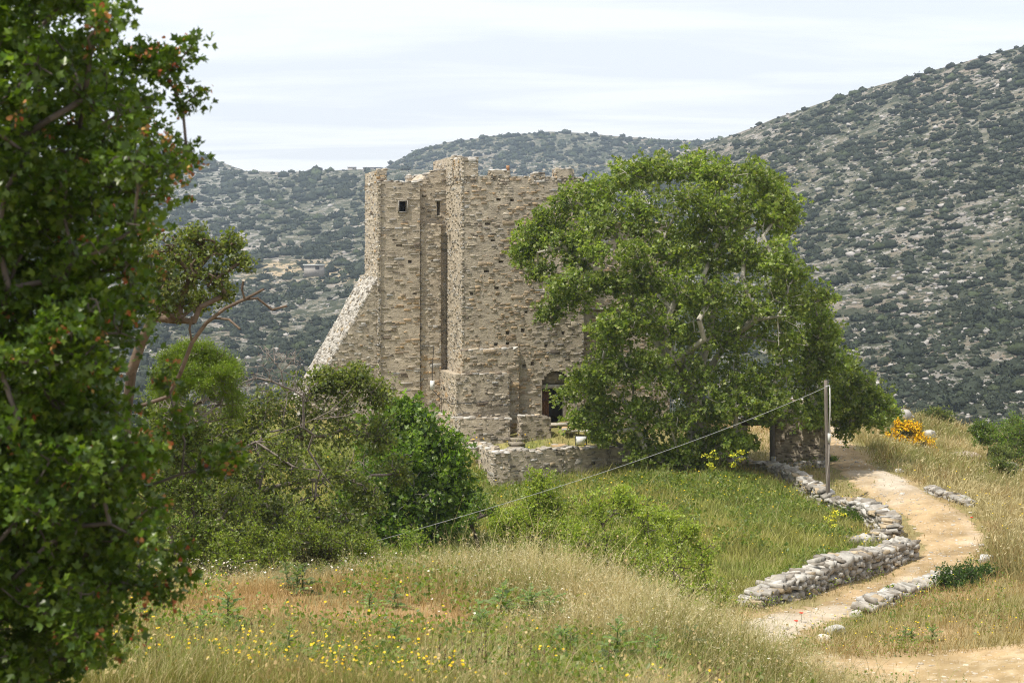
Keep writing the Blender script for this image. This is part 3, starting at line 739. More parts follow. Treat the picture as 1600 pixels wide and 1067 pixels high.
def slit(px, py, w_, h_, v, lab=None):
    a, b = UV(px - w_ / 2, v), UV(px + w_ / 2, v); z0, z1 = ZZ(py + h_ / 2, a, v), ZZ(py - h_ / 2, a, v)
    g = G(); box(g, P3((a + b) / 2, v - .02, z0 - .04), (b - a) / 2 + .06, .07, .035, (.42, .38, .31), AX); box(g, P3((a + b) / 2, v - .02, z1 + .05), (b - a) / 2 + .08, .07, .04, (.38, .36, .33), AX)
    return g.build('slit_window', M['stone'], tower)
window(629.5, 323, 12, 16, vA)
slit(685, 326, 5.5, 22, vB); slit(861.5, 440, 4.5, 15, 0); slit(868.5, 497, 5, 17, 0); slit(938, 437, 5, 10, .35)
zl = ZZ(605, dU0, 0); g = G()
wd = dU1 - dU0
box(g, P3(dU0 + wd / 2, .33, zl), wd / 2 - .01, .10, .075, (.55, .52, .47), AX)
box(g, P3(dU0 + .035, .36, (dz0 + zl) / 2 - .04), .03, .07, (zl - dz0) / 2 - .04, (.48, .44, .38), AX)
box(g, P3(dU1 - .08, .36, (dz0 + zl) / 2 - .04), .075, .07, (zl - dz0) / 2 - .04, (.48, .44, .38), AX)
box(g, P3(dU0 + wd / 2, .40, (zl + dz1) / 2 + .04), wd / 2 - .012, .03, (dz1 - zl) / 2 - .05, (.40, .34, .26), AX)
dfr = g.build('door_frame', M['stone'], tower)
g = G(); box(g, P3(dU0 + wd * .47, .425, (dz0 + zl) / 2 - .03), wd * .38, .012, (zl - dz0) / 2 - .05, (.012, .011, .01), AX); g.build('doorway_shade', M['plain'], tower)  # near-black sheet, the shade of the unlit interior put into its colour
g = G()
for k in range(4): box(g, P3(dU0 + .12 + k * .085, .40, (dz0 + zl) / 2 - .03), .040, .015, (zl - dz0) / 2 - .06, np.array((.13, .065, .035)) * r.uniform(.8, 1.2), AX)
box(g, P3(dU0 + .25, .378, dz0 + 1.0), .16, .008, .04, (.10, .05, .03), AX)
g.build('door', M['wood'], tower)
g = G(); box(g, P3(dU0 + wd / 2, -.2, dz0 + .03), wd / 2 + .1, .22, .05, (.50, .46, .39), AX); g.build('doorstep', M['stone'], tower)

# meter box and cable on the tower wall
bx = P3(UV(675, 2.15), 2.1, ZZ(601, 0, 2.1))
mb = empty('meter_box', bx, 'small pale grey electric meter box on the tower wall above the lower set-off', 'meter box')
g = G(); box(g, bx, .09, .06, .19, (.62, .63, .62), AX); box(g, bx + V3 * -.062 , .075, .006, .165, (.68, .69, .68), AX); g.build('box', M['plain'], mb)
g = G(); box(g, bx + V3 * -.08 + Z3 * .02 + U3 * .05, .012, .015, .03, (.15, .15, .15), AX); g.build('latch', M['plain'], mb)
g = G()
pts = [P3(UV(678, 2.1), 2.14, ZZ(540, 0, 2.2)), P3(UV(676, 2.1), 2.14, ZZ(575, 0, 2.2)), bx + Z3 * .2]
tube(g, catmull(pts, 6), .016, 5, (.05, .05, .05))
pts = [bx - Z3 * .2, P3(-.42, VS(690, -.42), ZZ(619, -.3, 3)), P3(-.42, 1.2, ZZ(624, -.4, 1)), P3(-.42, .2, ZZ(631, -.4, .2)), P3(-.2, -.42, ZZ(630, 0, -.4)), P3(.6, -.42, ZZ(628, 1, -.4)), P3(1.2, -.42, ZZ(625, 1, -.4)), P3(1.75, -.42, ZZ(623, 1.6, -.4))]
tube(g, catmull(pts, 6), .018, 5, (.05, .05, .05))
tag(g.build('power_cable', M['plain'], origin=bx), 'black cable running across the tower footing from the meter box', 'cable')

# ------------------------------------------------------------------ courtyard walls and gate
def run_wall(name, pts, th, label, cat, r, pal=PAL_DARK + PAL_TAN[:2], rough_top=.08, ops=None, **kw):
    """pts = (px, py_top, py_base, D); masonry wall following the points"""
    A = [W(p[0], p[1], p[3]) for p in pts]; B = [W(p[0], p[2], p[3]) for p in pts]
    root = empty(name, B[0], label, cat); g = G()
    for k in range(len(A) - 1):
        a, b = A[k], A[k + 1]; d = (b - a)[:2]; L_ = np.linalg.norm(d); d = d / L_; nv = np.array([-d[1], d[0]])
        z0 = min(B[k][2], B[k + 1][2]) - .25
        sd = r.randint(99)
        tf = lambda u, a=a, b=b, L_=L_, sd=sd: a[2] + (b[2] - a[2]) * np.clip(np.asarray(u) / L_, 0, 1) + rough_top * (vnoise(np.asarray(u) * 2.3, np.asarray(u) * 0, sd) - .5)
        stone_block(g, a[:2], d, nv, 0, L_, 0, th, z0, tf, r, 'FBLR', pal=pal, **kw)
    g.build('masonry', M['stone'], root)
    return root
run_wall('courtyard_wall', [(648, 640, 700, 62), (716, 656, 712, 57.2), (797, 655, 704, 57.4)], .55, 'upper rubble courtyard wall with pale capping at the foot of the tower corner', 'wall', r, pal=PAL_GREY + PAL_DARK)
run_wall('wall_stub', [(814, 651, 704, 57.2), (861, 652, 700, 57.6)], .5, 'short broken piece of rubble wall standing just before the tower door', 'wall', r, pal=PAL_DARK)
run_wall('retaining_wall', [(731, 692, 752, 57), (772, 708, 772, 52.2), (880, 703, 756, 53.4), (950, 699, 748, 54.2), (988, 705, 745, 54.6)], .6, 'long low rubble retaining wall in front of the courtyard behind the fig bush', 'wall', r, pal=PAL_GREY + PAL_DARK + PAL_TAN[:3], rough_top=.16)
g = G()
for k, (px, py, D) in enumerate(((806, 697, 56.2), (807, 689, 56.8), (808, 682, 57.4))): box(g, W(px, py + 4, D), .27, .3, .06, (.30, .265, .21), AX)
tag(g.build('stone_steps', M['stone'], origin=W(806, 700, 56.5)), 'worn stone steps in the gap between two courtyard walls', 'steps')
# rubble blocks on the courtyard edge
for px, py, D, s, lab in ((872, 696, 55.5, .35, 'flat broken slab lying on the retaining wall beneath the tower door'), (893, 671, 57.8, .5, 'pale stone slab lying on the ground beside the tower door'), (752, 699, 55.2, .5, 'heap of ochre rubble on the near corner of the retaining wall')):
    g = G()
    for k in range(5): g.add(ROCKS[r.randint(14)] @ rotz(r.uniform(0, 6)) * s * np.array([.7, .5, .14]) * r.uniform(.6, 1) + W(px, py, D) + r.normal(0, .14, 3) * (1.4, 1, .2), ICO2[1], pick(PAL_PALE + PAL_OCHRE[:1], 1, r)[0])
    tag(g.build('stone_slab', M['drystone'], origin=W(px, py, D)), lab, 'stone')
# notice board in the courtyard
p = W(908, 690, 57); nb = empty('notice_board', p, 'small white notice board on dark legs in the courtyard under the tree', 'notice board')
g = G(); box(g, p + (0, 0, .05), .20, .03, .16, (.75, .76, .76)); g.build('panel', M['plain'], nb)
for s in (-1, 1): g = G(); tube(g, [p + (s * .22, .02, -.55), p + (s * .22, .02, .25)], .02, 5, (.06, .06, .06)); g.build('leg', M['plain'], nb)
p = W(921, 657, 58); g = G(); box(g, p, .42, .3, .03, (.72, .72, .70)); 
tb = empty('stone_table', p - (0, 0, .7), 'pale stone table in the courtyard shade right of the tower door', 'table'); g.build('top', M['plain'], tb)
g = G(); tube(g, [p - (0, 0, .75), p - (0, 0, .03)], .1, 8, (.4, .38, .34)); g.build('leg', M['stone'], tb)

# gateway
gb = gpt(1247, 57.5); gate = empty('gateway', gb, 'dark stone gateway wall with timber post under the right side of the big tree', 'gateway')
g = G(); a = W(1209, 645, 58); b = W(1291, 648, 57); d = unit((b - a)[:2]); nv = np.array([-d[1], d[0]])
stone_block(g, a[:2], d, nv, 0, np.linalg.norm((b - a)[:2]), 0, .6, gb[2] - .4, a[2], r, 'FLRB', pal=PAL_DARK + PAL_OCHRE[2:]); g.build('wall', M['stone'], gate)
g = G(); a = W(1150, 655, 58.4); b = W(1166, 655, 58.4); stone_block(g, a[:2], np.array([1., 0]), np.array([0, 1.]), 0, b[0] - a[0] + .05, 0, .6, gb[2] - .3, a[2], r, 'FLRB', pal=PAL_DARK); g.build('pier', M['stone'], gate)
g = G(); c = (W(1150, 660, 57.9) + W(1222, 660, 57.9)) / 2; box(g, c, (W(1222, 0, 57.9) - W(1150, 0, 57.9))[0] / 2, .18, .10, (.09, .07, .055)); g.build('lintel', M['wood'], gate)
g = G(); a = W(1206.5, 724, 57.4); box(g, a + (0, 0, 1.0), .09, .08, 1.05, (.16, .145, .13)); box(g, a + (0.03, -.1, .12), .1, .07, .18, (.40, .40, .39)); g.build('post', M['wood'], gate)
# low rubble beyond the gate that shows pale through the leaves
run_wall('rubble_wall', [(1168, 628, 668, 70), (1262, 622, 664, 70)], .7, 'pale rubble wall glimpsed through the leaves beyond the gateway', 'wall', r, pal=PAL_PALE + PAL_OCHRE[:1], rough_top=.3)

# ------------------------------------------------------------------ dry stone walls
def drystone(name, pts, label, width=.55, seed=1, slab=True, cat='wall'):
    """pts = (px, D, height); loose stones stacked along the ground"""
    r = np.random.RandomState(seed)
    C = catmull(np.array([[*gpt(a, b)[:2], h] for a, b, h in pts]), 12)
    seg = np.r_[0, np.cumsum(np.linalg.norm(np.diff(C[:, :2], axis=0), axis=1))]
    g = G(); Lt = seg[-1]
    hm = C[:, 2].max(); z = 0.0
    while z < hm:
        ch = r.uniform(.07, .14)
        for row in (-1, 0, 1):
            s = r.uniform(0, .2)
            while s < Lt:
                ln = r.uniform(.11, .36)
                m = s + ln / 2
                x, y, h = (np.interp(m, seg, C[:, k]) for k in range(3))
                h = h * (.86 + .28 * vnoise(m * 1.1, 3.3, seed))
                if z + ch * .4 < h and not (row == 0 and z + ch * 2 < h):
                    e = .1; dx = np.interp(m + e, seg, C[:, 0]) - np.interp(m - e, seg, C[:, 0]); dy = np.interp(m + e, seg, C[:, 1]) - np.interp(m - e, seg, C[:, 1])
                    an = math.atan2(dy, dx); taper = width * (1 - .22 * z / max(h, .2)) / 2
                    topc = z + ch * 1.8 > h
                    sx, sy, sz = ln / 2 * 1.06, (width * r.uniform(.26, .34) if not topc else width * r.uniform(.28, .42)), ch * r.uniform(.46, .66)
                    if topc and r.rand() < .3: sx *= 1.25; sz *= 1.25
                    bk = BROCKS[r.randint(24)]; v = bk[0] * np.array([sx, sy, sz])
                    ax, ay = r.normal(0, .16), r.normal(0, .2)
                    R = np.array([[1, 0, ay], [0, 1, ax], [-ay, -ax, 1]])
                    v = v @ R @ rotz(an + r.normal(0, .16)).T
                    o = row * taper * .62 + r.normal(0, .03)
                    px_, py_ = x - math.sin(an) * o, y + math.cos(an) * o
                    col = pick([((.40, .38, .345), 5), ((.33, .305, .27), 5), ((.23, .205, .175), 4), ((.36, .29, .20), 2), ((.48, .46, .43), 1.5)], 1, r)[0]
                    g.add(v + (px_, py_, T(px_, py_) + z + ch / 2 - .04 + r.normal(0, .012)), bk[1], col)
                s += ln
        z += ch * .92
    return tag(g.build(name, M['drystone'], origin=gpt(*pts[0][:2])), label, cat)
drystone('dry_stone_wall', [(1178, 56.5, .35), (1200, 55.4, .42), (1235, 53, .5), (1270, 50.8, .55), (1289, 49.7, .55)], 'dry stone wall from the gateway down to the wooden pole', seed=3)
drystone('dry_stone_wall', [(1300, 49.2, .5), (1330, 48.2, .58), (1362, 47, .62), (1388, 45.6, .68), (1392, 44.9, .6)], 'thick end of dry stone wall right of the wooden pole beside the path', .62, seed=4)
drystone('dry_stone_wall', [(1166, 35, .2), (1185, 35.6, .32), (1215, 36.6, .42), (1245, 37.3, .58), (1300, 38.8, .68), (1350, 40.3, .68), (1395, 41.6, .6), (1420, 42.4, .5)], 'nearest long dry stone wall of pale stones curving along the path edge', .6, seed=5)
drystone('dry_stone_wall', [(1330, 43.6, .3), (1355, 44.2, .35), (1382, 44.8, .35)], 'low collapsed stretch of reddish dry stones behind the nearest wall', .6, seed=6)
drystone('dry_stone_wall', [(1342, 35.3, .25), (1368, 35.8, .36), (1402, 36.7, .36), (1442, 37.9, .3), (1480, 39.0, .22)], 'low dry stone edging on the near right side of the path', .55, seed=7)
drystone('dry_stone_wall', [(1448, 50.5, .22), (1468, 49.6, .25), (1490, 48.8, .25), (1512, 47.9, .25)], 'low line of flat stones in the grass right of the path', .4, seed=8)
drystone('dry_stone_wall', [(1108, 57, .55), (1135, 56.6, .5), (1168, 56.8, .4)], 'short dark dry stone wall under the big tree left of the gateway', .6, seed=9)
drystone('dry_stone_wall', [(1226, 56.6, .2), (1255, 56.2, .2), (1288, 55.8, .2)], 'row of flat stones along the foot of the gateway wall', .5, seed=10)
def boulder(name, px, D, s, label, seed, col=(.46, .435, .40), n=1, dz=0.0):
    r = np.random.RandomState(seed); b = gpt(px, D); g = G()
    for k in range(n):
        q = b + (0 if k == 0 else r.normal(0, s[0] * .7)) * np.array([1, .5, 0]); sc = 1 if k == 0 else r.uniform(.4, .8)
        v = ROCKS3[r.randint(6)] @ rotz(r.uniform(0, 6)) * np.array(s) * sc * (.8, .8, 1)
        g.add(v + (q[0], q[1], T(q[0], q[1]) + s[2] * sc * .45 + dz), ICO3[1], np.array(col) * r.uniform(.8, 1.1))
    return tag(g.build(name, M['drystone'], origin=b), label, 'rock')
boulder('boulder', 1286, 31.6, (.2, .15, .14), 'single cream white rock in dry grass below the path', 1, (.66, .59, .48))
boulder('boulder', 1305, 32.6, (.3, .2, .16), 'grey half buried rocks in weeds just above the cream white rock', 2, (.42, .41, .39), 4)
boulder('boulder', 1337, 35, (.2, .16, .14), 'pale rock at the near end of the low path edging', 3)
boulder('boulder', 1410, 76, (.6, .5, .36), 'pale grey outcrop on the crest behind the yellow broom', 4, (.42, .40, .375), 6, .2)
boulder('boulder', 1452, 72, (.42, .35, .26), 'rounded grey rock on the crest right of the yellow broom', 5, (.45, .43, .40), 2, .1)
boulder('boulder', 1505, 64, (1.0, .6, .3), 'flat reddish rock outcrop among dry grass on the right hillside', 6, (.44, .36, .29), 4)
boulder('boulder', 1560, 62.5, (1.1, .6, .35), 'grey rock ledge beside the round cushion shrub on the right hillside', 7, (.36, .32, .27), 4)
boulder('boulder', 1404, 54, (.18, .14, .12), 'small pale stone at the right edge of the path near the pole', 8, (.60, .57, .53), 2)
boulder('boulder', 1540, 39.8, (.32, .2, .16), 'grey stone beside the dark shrub at the path bend', 9, (.5, .49, .47), 2)
boulder('boulder', 1482, 38.6, (.2, .15, .14), 'small white stone left of the dark shrub at the path bend', 10, (.6, .58, .55))

# ------------------------------------------------------------------ wooden pole and its wire
pb = gpt(1294, 49.6); ptop = W(1290.5, 594, 49.6)
pole = empty('wooden_pole', pb, 'weathered leaning wooden pole standing at the dry stone wall in front of the gateway', 'pole')
g = G(); ax_ = np.linspace(0, 1, 9)[:, None]; pp = pb - (0, 0, .3) + (ptop - pb + (0, 0, .3)) * ax_ + np.c_[np.sin(ax_[:, 0] * 5) * .012, ax_[:, 0] * 0, ax_[:, 0] * 0]
tube(g, pp, np.linspace(.085, .06, 9), 9, (.17, .145, .125)); g.build('shaft', M['wood'], pole)
g = G(); q = W(1295.5, 684, 49.5); box(g, q, .045, .05, .16, (.55, .55, .52)); g.build('switch_box', M['plain'], pole)
g = G(); tube(g, [W(1296.5, 606, 49.47), W(1297, 640, 49.47), W(1295.5, 680, 49.47)], .02, 6, (.55, .54, .52)); tube(g, [q - (0, 0, .15), W(1295, 720, 49.46), W(1292, 745, 49.46), W(1293, 785, 49.46)], .018, 6, (.30, .27, .24)); g.build('conduit', M['plain'], pole)
g = G(); tube(g, [ptop + (-.03, -.09, -.2), ptop + (.09, -.12, -.17), ptop + (.1, -.12, -.3)], .016, 6, (.6, .6, .6)); g.build('bracket', M['plain'], pole)
A_ = ptop + (.05, -.1, -.2); B_ = W(548, 856, 27.5); t_ = np.linspace(0, 1, 60)[:, None]
wp = A_ + (B_ - A_) * t_; wp[:, 2] -= (.26 * 4 * t_ * (1 - t_))[:, 0]
g = G(); tube(g, wp, np.linspace(.0075, .0042, 60), 5, (.42, .42, .42))
tag(g.build('overhead_wire', M['plain'], origin=A_), 'thin pale wire sloping down from the wooden pole to the bushes at left', 'wire')

# far buildings
def hut(px, py, D, w, h, dep, label, roof=(.5, .48, .45)):
    c = W(px, py, D); root = empty('stone_hut', c, label, 'hut'); g = G()
    box(g, c + (0, 0, h / 2 - 1), w / 2, dep / 2, h / 2 + 1, (.36, .33, .30)); g.build('wall', M['drystone'], root)
    g = G(); box(g, c + (0, 0, h + .16), w / 2 + .25, dep / 2 + .25, .15, roof); g.build('roof', M['drystone'], root)
    g = G(); box(g, c + (w * .2, -dep / 2 - .02, h * .42), w * .1, .06, h * .36, (.05, .05, .05)); g.build('door', M['plain'], root)
hut(550, 268, 955, 5.5, 2.6, 4, 'tiny stone hut on the saddle skyline left of the tower')
hut(582, 266, 930, 12, 1.5, 5, 'long low stone hut on the skyline just left of the tower top')
hut(491, 421, 400, 5.4, 1.1, 3, 'low shed with pale roof by the fields in the valley left of the tower', (.62, .62, .6))
# ------------------------------------------------------------------ woody plants
def greens(pal, n, r, jit=.18):
    w = np.array([p[1] for p in pal], float); c = np.array([p[0] for p in pal])[r.choice(len(pal), n, p=w / w.sum())]
    return np.clip(c * r.uniform(1 - jit, 1 + jit, (n, 1)) * r.uniform(.93, 1.07, (n, 3)), .004, .95)
class Skel:
    def __init__(s): s.p = []; s.par = []; s.len = []
    def add(s, p, par):
        s.p.append(np.asarray(p, float)); s.par.append(par)
        s.len.append(0.0 if par < 0 else s.len[par] + float(np.linalg.norm(s.p[-1] - s.p[par]))); return len(s.p) - 1
    def line(s, pts, par=-1):
        for q in pts: par = s.add(q, par)
        return par
    def grow(s, tgt, r, step, jit, bias=.25, sag=0.0, curve=.12):
        P = np.array(s.p); d = np.linalg.norm(P - tgt, axis=1); i = int(np.argmin(d + bias * np.array(s.len)))
        a = s.p[i]; L = d[i]; n = max(1, int(L / step))
        perp = np.cross(tgt - a, r.normal(0, 1, 3)); nl = np.linalg.norm(perp); perp = perp / nl * L * r.normal(0, curve) if nl > 1e-6 else perp * 0
        par = i
        for k in range(1, n + 1):
            t = k / n; q = a + (tgt - a) * t + perp * math.sin(t * math.pi) + (0, 0, -sag * L * math.sin(t * math.pi))
            if k < n: q = q + r.normal(0, jit, 3) * step
            par = s.add(q, par)
        return par
def wood_mesh(g, s, tips, r0, rmin, expo, col, r, n=5):
    k = len(s.p); cnt = np.zeros(k)
    for t in tips: cnt[t] += 1
    par = np.array(s.par)
    for i in range(k - 1, -1, -1):
        if cnt[i] == 0: cnt[i] = .3
        if par[i] >= 0: cnt[par[i]] += cnt[i]
    rad = np.maximum(r0 * (cnt / cnt.max()) ** expo, rmin)
    P = np.array(s.p); e = np.nonzero(par >= 0)[0]
    a, b = P[par[e]], P[e]; ok = np.linalg.norm(b - a, axis=1) > 1e-4; e = e[ok]; a, b = a[ok], b[ok]
    d = unit(b - a); ref = np.where(np.abs(d[:, 2:3]) > .9, np.array([[1., .1, 0]]), np.array([[.1, .05, 1.]]))
    u = unit(np.cross(d, ref)); w = np.cross(d, u); th = np.arange(n) * 2 * math.pi / n
    ring = np.cos(th)[None, :, None] * u[:, None] + np.sin(th)[None, :, None] * w[:, None]
    ra = np.minimum(rad[par[e]], rad[e] * 1.35)
    A = (a - d * (ra * .3)[:, None])[:, None] + ring * ra[:, None, None]; B = (b + d * (rad[e] * .2)[:, None])[:, None] + ring * rad[e][:, None, None]
    V_ = np.concatenate([A, B], 1).reshape(-1, 3); j = np.arange(n); j2 = (j + 1) % n
    f = np.stack([j, j2, n + j2, n + j], 1)
    cc = np.repeat(np.array(col) * r.uniform(.75, 1.25, (len(e), 1)), 2 * n, 0)
    g.add(V_, (f[None] + (np.arange(len(e)) * 2 * n)[:, None, None]).reshape(-1, 4), cc)
def plant(name, label, cat, bases, blobs, seed, tw=10, spr=8, spread=.3, lps=6, lsize=.1, shape=LEAF_D, pal=None, mat='leaf', r0=.2, rmin=.008, expo=.5, bark=(.2, .17, .14),
          extra=(), group=None, up=.35, step=.6, jit=.12, sag=0.0, shell=.55, group_jit=.15, extras=None, xw=0, leafprob=1.0, ltw=1.0, trunkname='trunk', crownname='crown', sky=.0):
    """trunk, limbs and twigs grown towards foliage masses, then sprays of separate leaves on the twigs.
    bases: ground points; blobs: (px, py, D, r_px[, weight]) foliage masses"""
    r = np.random.RandomState(seed); s = Skel(); XT = []
    for i_, bp in enumerate(bases):
        q = bp if isinstance(bp, list) else [bp]
        if i_: s.line([s.p[0] - (0, 0, .25), q[0] - (0, 0, .25)] + q, 0)
        else: s.line(q)
    for ln in extra: 
        P = np.array(s.p); i = int(np.argmin(np.linalg.norm(P - ln[0], axis=1))); XT.append(s.line(ln, i))
    C = []
    for b in blobs: C.append((W(b[0], b[1], b[2]), b[3] / F * b[2], b[4] if len(b) > 4 else 1.0))
    C.sort(key=lambda q: np.linalg.norm(q[0] - s.p[0]))
    for c, rad, w in C: s.grow(c, r, step, jit, .22, sag)
    tips = XT * xw; LP = []; LD = []; LC = []
    for c, rad, w in C:
        gcol = r.uniform(1 - group_jit, 1 + group_jit)
        for k in range(max(1, int(tw * w))):
            d = unit(r.normal(0, 1, 3)); d[2] = d[2] * .9 + .08
            q = c + d * rad * (r.uniform(shell, 1.12) if r.rand() < .75 else r.uniform(.1, .7))
            tips.append(s.grow(q, r, max(.12, rad * .35), jit * 1.2, .12, 0, .15))
            if r.rand() > leafprob: continue
            m = max(1, int(spr * r.uniform(.6, 1.4)))
            sp = q + r.normal(0, 1, (m, 3)) * spread * np.array([1, 1, .7])
            dd = unit(unit(sp - c) * .8 + r.normal(0, .5, (m, 3)) + (0, 0, up))
            LP.append(sp); LD.append(dd); LC.append(np.full(m, gcol * r.uniform(.85, 1.15)))
    root = empty(name, s.p[0], label, cat, group)
    g = G(); wood_mesh(g, s, tips, r0, rmin, expo, bark, r); g.build(trunkname, M['bark'], root)
    if LP and lps > 0:
        LP = np.concatenate(LP); LD = np.concatenate(LD); LC = np.concatenate(LC); n = len(LP)
        pos = np.repeat(LP, lps, 0); dd = np.repeat(LD, lps, 0); cc = np.repeat(LC, lps)
        ldir = unit(dd * .6 + r.normal(0, .65, pos.shape)); pos = pos + ldir * lsize * .25 + r.normal(0, lsize * .35, pos.shape)
        nrm = unit(r.normal(0, .7, pos.shape) + (-.12, -.25, .6) + sky * np.array([0, -.6, .3]))
        col = greens(pal, len(pos), r) * cc[:, None]
        g = G(); leaves(g, pos, ldir, nrm, lsize * r.uniform(.5, 1.35, len(pos)), col, shape); g.build(crownname, M[mat], root)
    if extras: extras(root, np.array(LP), np.array(LD), r)
    return root

# --- the big plane tree
PAL_PLANE = [((.195, .255, .045), 4), ((.15, .205, .04), 4), ((.25, .31, .065), 3), ((.10, .145, .03), 2), ((.34, .38, .15), 1.5)]
pl = []
spec = [(985,272,30),(1030,266,28),(1080,266,28),(1130,272,30),(1178,272,28),(1208,300,28),(940,297,30),(902,312,28),(862,335,26),(832,362,24),(818,392,20),(872,372,26,.7),(916,352,28,.6),(962,322,34,.6),(1012,312,34,.8),(1062,312,34,.8),(1112,318,34),(1162,326,34),(1206,345,30),(1228,325,18),
        (882,432,22,.7),(858,480,17,.7),(905,402,24,.6),(1000,398,32,.7),(1012,440,38),(1062,400,38),(1112,398,38),(1162,400,38),(1208,398,34),(1240,430,26),(955,440,22,.5),(1062,450,40),(1112,460,42),(1170,460,42),(1228,470,38),(1270,468,30),(1285,510,24),
        (950,522,28),(990,500,38),(1040,510,42),(1100,520,46),(1160,520,44),(1218,530,42),(1268,548,34),(1304,570,30),(1340,592,27),(1366,616,24),(1380,642,18),(1350,640,30),(1310,620,34),(1320,660,22),(1260,598,38),(1210,590,40),(1150,590,44),(1090,590,46),(1030,580,44),(980,570,40),(938,572,28),(912,595,20),(893,612,14,.7),(910,648,20,.7),(942,632,32),(990,640,42),(1045,650,44),(1100,648,46),(1150,632,32),(1196,628,30),(944,672,16),(1010,700,28),(1060,702,34),(1110,698,34),(1050,726,18),(1090,724,18),(1150,680,18),(1240,640,24,.5),(1280,640,24),(1040,362,28,.5),(1090,360,28,.7),(990,432,26,.5),(1130,355,28,.7),(860,360,24,.6),(900,375,20,.5),(930,440,20,.6),(903,468,18,.5),(880,455,16,.5),(935,395,22,.6),(985,392,24,.6),(960,500,24,.7),(945,352,26,.7),(840,418,14,.5),(1000,345,26,.8),(970,440,24,.6),(1030,385,26,.7)]
r = np.random.RandomState(2)
for b in spec:
    nx_, nz_ = (b[0] - 1085) / 275, (b[1] - 500) / 270
    dd = math.sqrt(max(.05, 1 - nx_ * nx_ - nz_ * nz_)) * 4.2
    off = 1.0 if b[0] > 1240 else 0
    w = b[3] if len(b) > 3 else 1.0
    pl.append((b[0], b[1] + 5, 54.6 + off - dd * r.uniform(.55, 1.0), b[2] * .88, w))
    if w >= 1 and dd > 1.4: pl.append((b[0] + r.normal(0, 10), b[1] + 8 + r.normal(0, 10), 54.9 + off + dd * r.uniform(.1, .6), b[2] * .85, .7))
bs = gpt(1085, 55)
def up_(px, py, D): return W(px, py, D)
plane = plant('plane_tree', 'largest tree, a broad bright green plane tree in front of the stone tower', 'tree',
      [[bs - (0, 0, .4), bs + (.1, -.1, .9), up_(1090, 640, 54.6)]], pl, 31, tw=22, spr=7, spread=.21, lps=8, lsize=.128, shape=LEAF_L, pal=PAL_PLANE, r0=.46, rmin=.014, expo=.5, bark=(.33, .31, .26), step=.7, jit=.13, sag=-.05, group_jit=.2,
      extra=[[up_(1075, 610, 54), up_(1062, 560, 52.5), up_(1100, 530, 51.4), up_(1092, 500, 51)], [up_(1095, 600, 54.2), up_(1130, 540, 53), up_(1180, 500, 51.5), up_(1215, 495, 51), up_(1217, 540, 50.8)], [up_(1080, 620, 54.5), up_(1020, 520, 54), up_(975, 450, 54), up_(968, 380, 54), up_(950, 345, 53.8)],
             [up_(1090, 600, 55), up_(1120, 470, 55), up_(1128, 380, 54.5), up_(1115, 340, 54)], [up_(1010, 500, 54), up_(930, 430, 53.5), up_(880, 385, 53), up_(840, 395, 52.6)], [up_(1215, 495, 51), up_(1245, 510, 50.9), up_(1262, 540, 50.8)]])

# --- near tree at the left edge (out of focus)
PAL_MAPLE = [((.088, .15, .016), 5), ((.062, .112, .014), 4), ((.135, .205, .026), 3), ((.06, .11, .015), 2)]
edge = [(-150, 190), (0, 185), (40, 190), (60, 165), (90, 175), (110, 235), (140, 250), (160, 265), (185, 225), (215, 255), (250, 275), (280, 265), (296, 225), (330, 225), (370, 228), (410, 215), (450, 222), (480, 230), (520, 185), (560, 178), (600, 190), (650, 210), (700, 235), (750, 240), (780, 215), (820, 250), (870, 255), (910, 245), (940, 185), (980, 165), (1010, 170), (1045, 120), (1070, 60), (1120, 30)]
ey, ex = np.array([e[0] for e in edge]), np.array([e[1] for e in edge])
r = np.random.RandomState(12); bl = []
for y in np.arange(-110, 1110, 44):
    xe = float(np.interp(y, ey, ex)); x = xe - r.uniform(14, 34)
    while x > -190:
        for k in range(2 if x > 150 else 3):
            if r.rand() < .90:
                yy = y + r.uniform(-20, 20)
                if abs(yy - 128) < 13 and x < 75: continue       # window of sky between the limbs
                bl.append((x + r.uniform(-14, 14), yy, 8.3 + r.uniform(-1.1, 1.15), r.uniform(24, 42), 1.0))
        x -= r.uniform(42, 58)
for b in ((298, 75, 8.4, 11), (285, 90, 8.4, 11), (270, 102, 8.4, 12), (305, 150, 8.5, 14), (285, 165, 8.5, 17), (292, 240, 8.4, 14), (275, 262, 8.4, 17), (260, 118, 8.4, 12), (350, 722, 8.3, 8), (362, 715, 8.3, 9), (335, 728, 8.3, 8), (275, 655, 8.3, 12), (262, 600, 8.3, 10), (280, 890, 8.2, 16), (272, 860, 8.2, 18)): bl.append((*b, .55))
gb_ = gpt(-60, 8.5); gb_[0] -= .25
def seeds(root, LP, LD, r):
    px = PXD(LP[:, 0], LP[:, 1]); py = HY - (LP[:, 2] - ZE) / LP[:, 1] * F
    w = sstep(-60, 10, px - np.interp(py, ey, ex) ) * .085 + .007
    k = np.nonzero(r.rand(len(LP)) < w)[0]
    P = np.repeat(LP[k] + LD[k] * .03, 7, 0); d = unit(r.normal(0, 1, P.shape) + (0, 0, -.4))
    g = G(); leaves(g, P + r.normal(0, .016, P.shape), d, unit(r.normal(0, 1, P.shape)), r.uniform(.02, .034, len(P)), greens([((.42, .20, .08), 4), ((.45, .13, .06), 2), ((.46, .28, .10), 2)], len(P), r), LEAF_R)
    tag(g.build('seeds', M['petal'], root), kind='stuff')
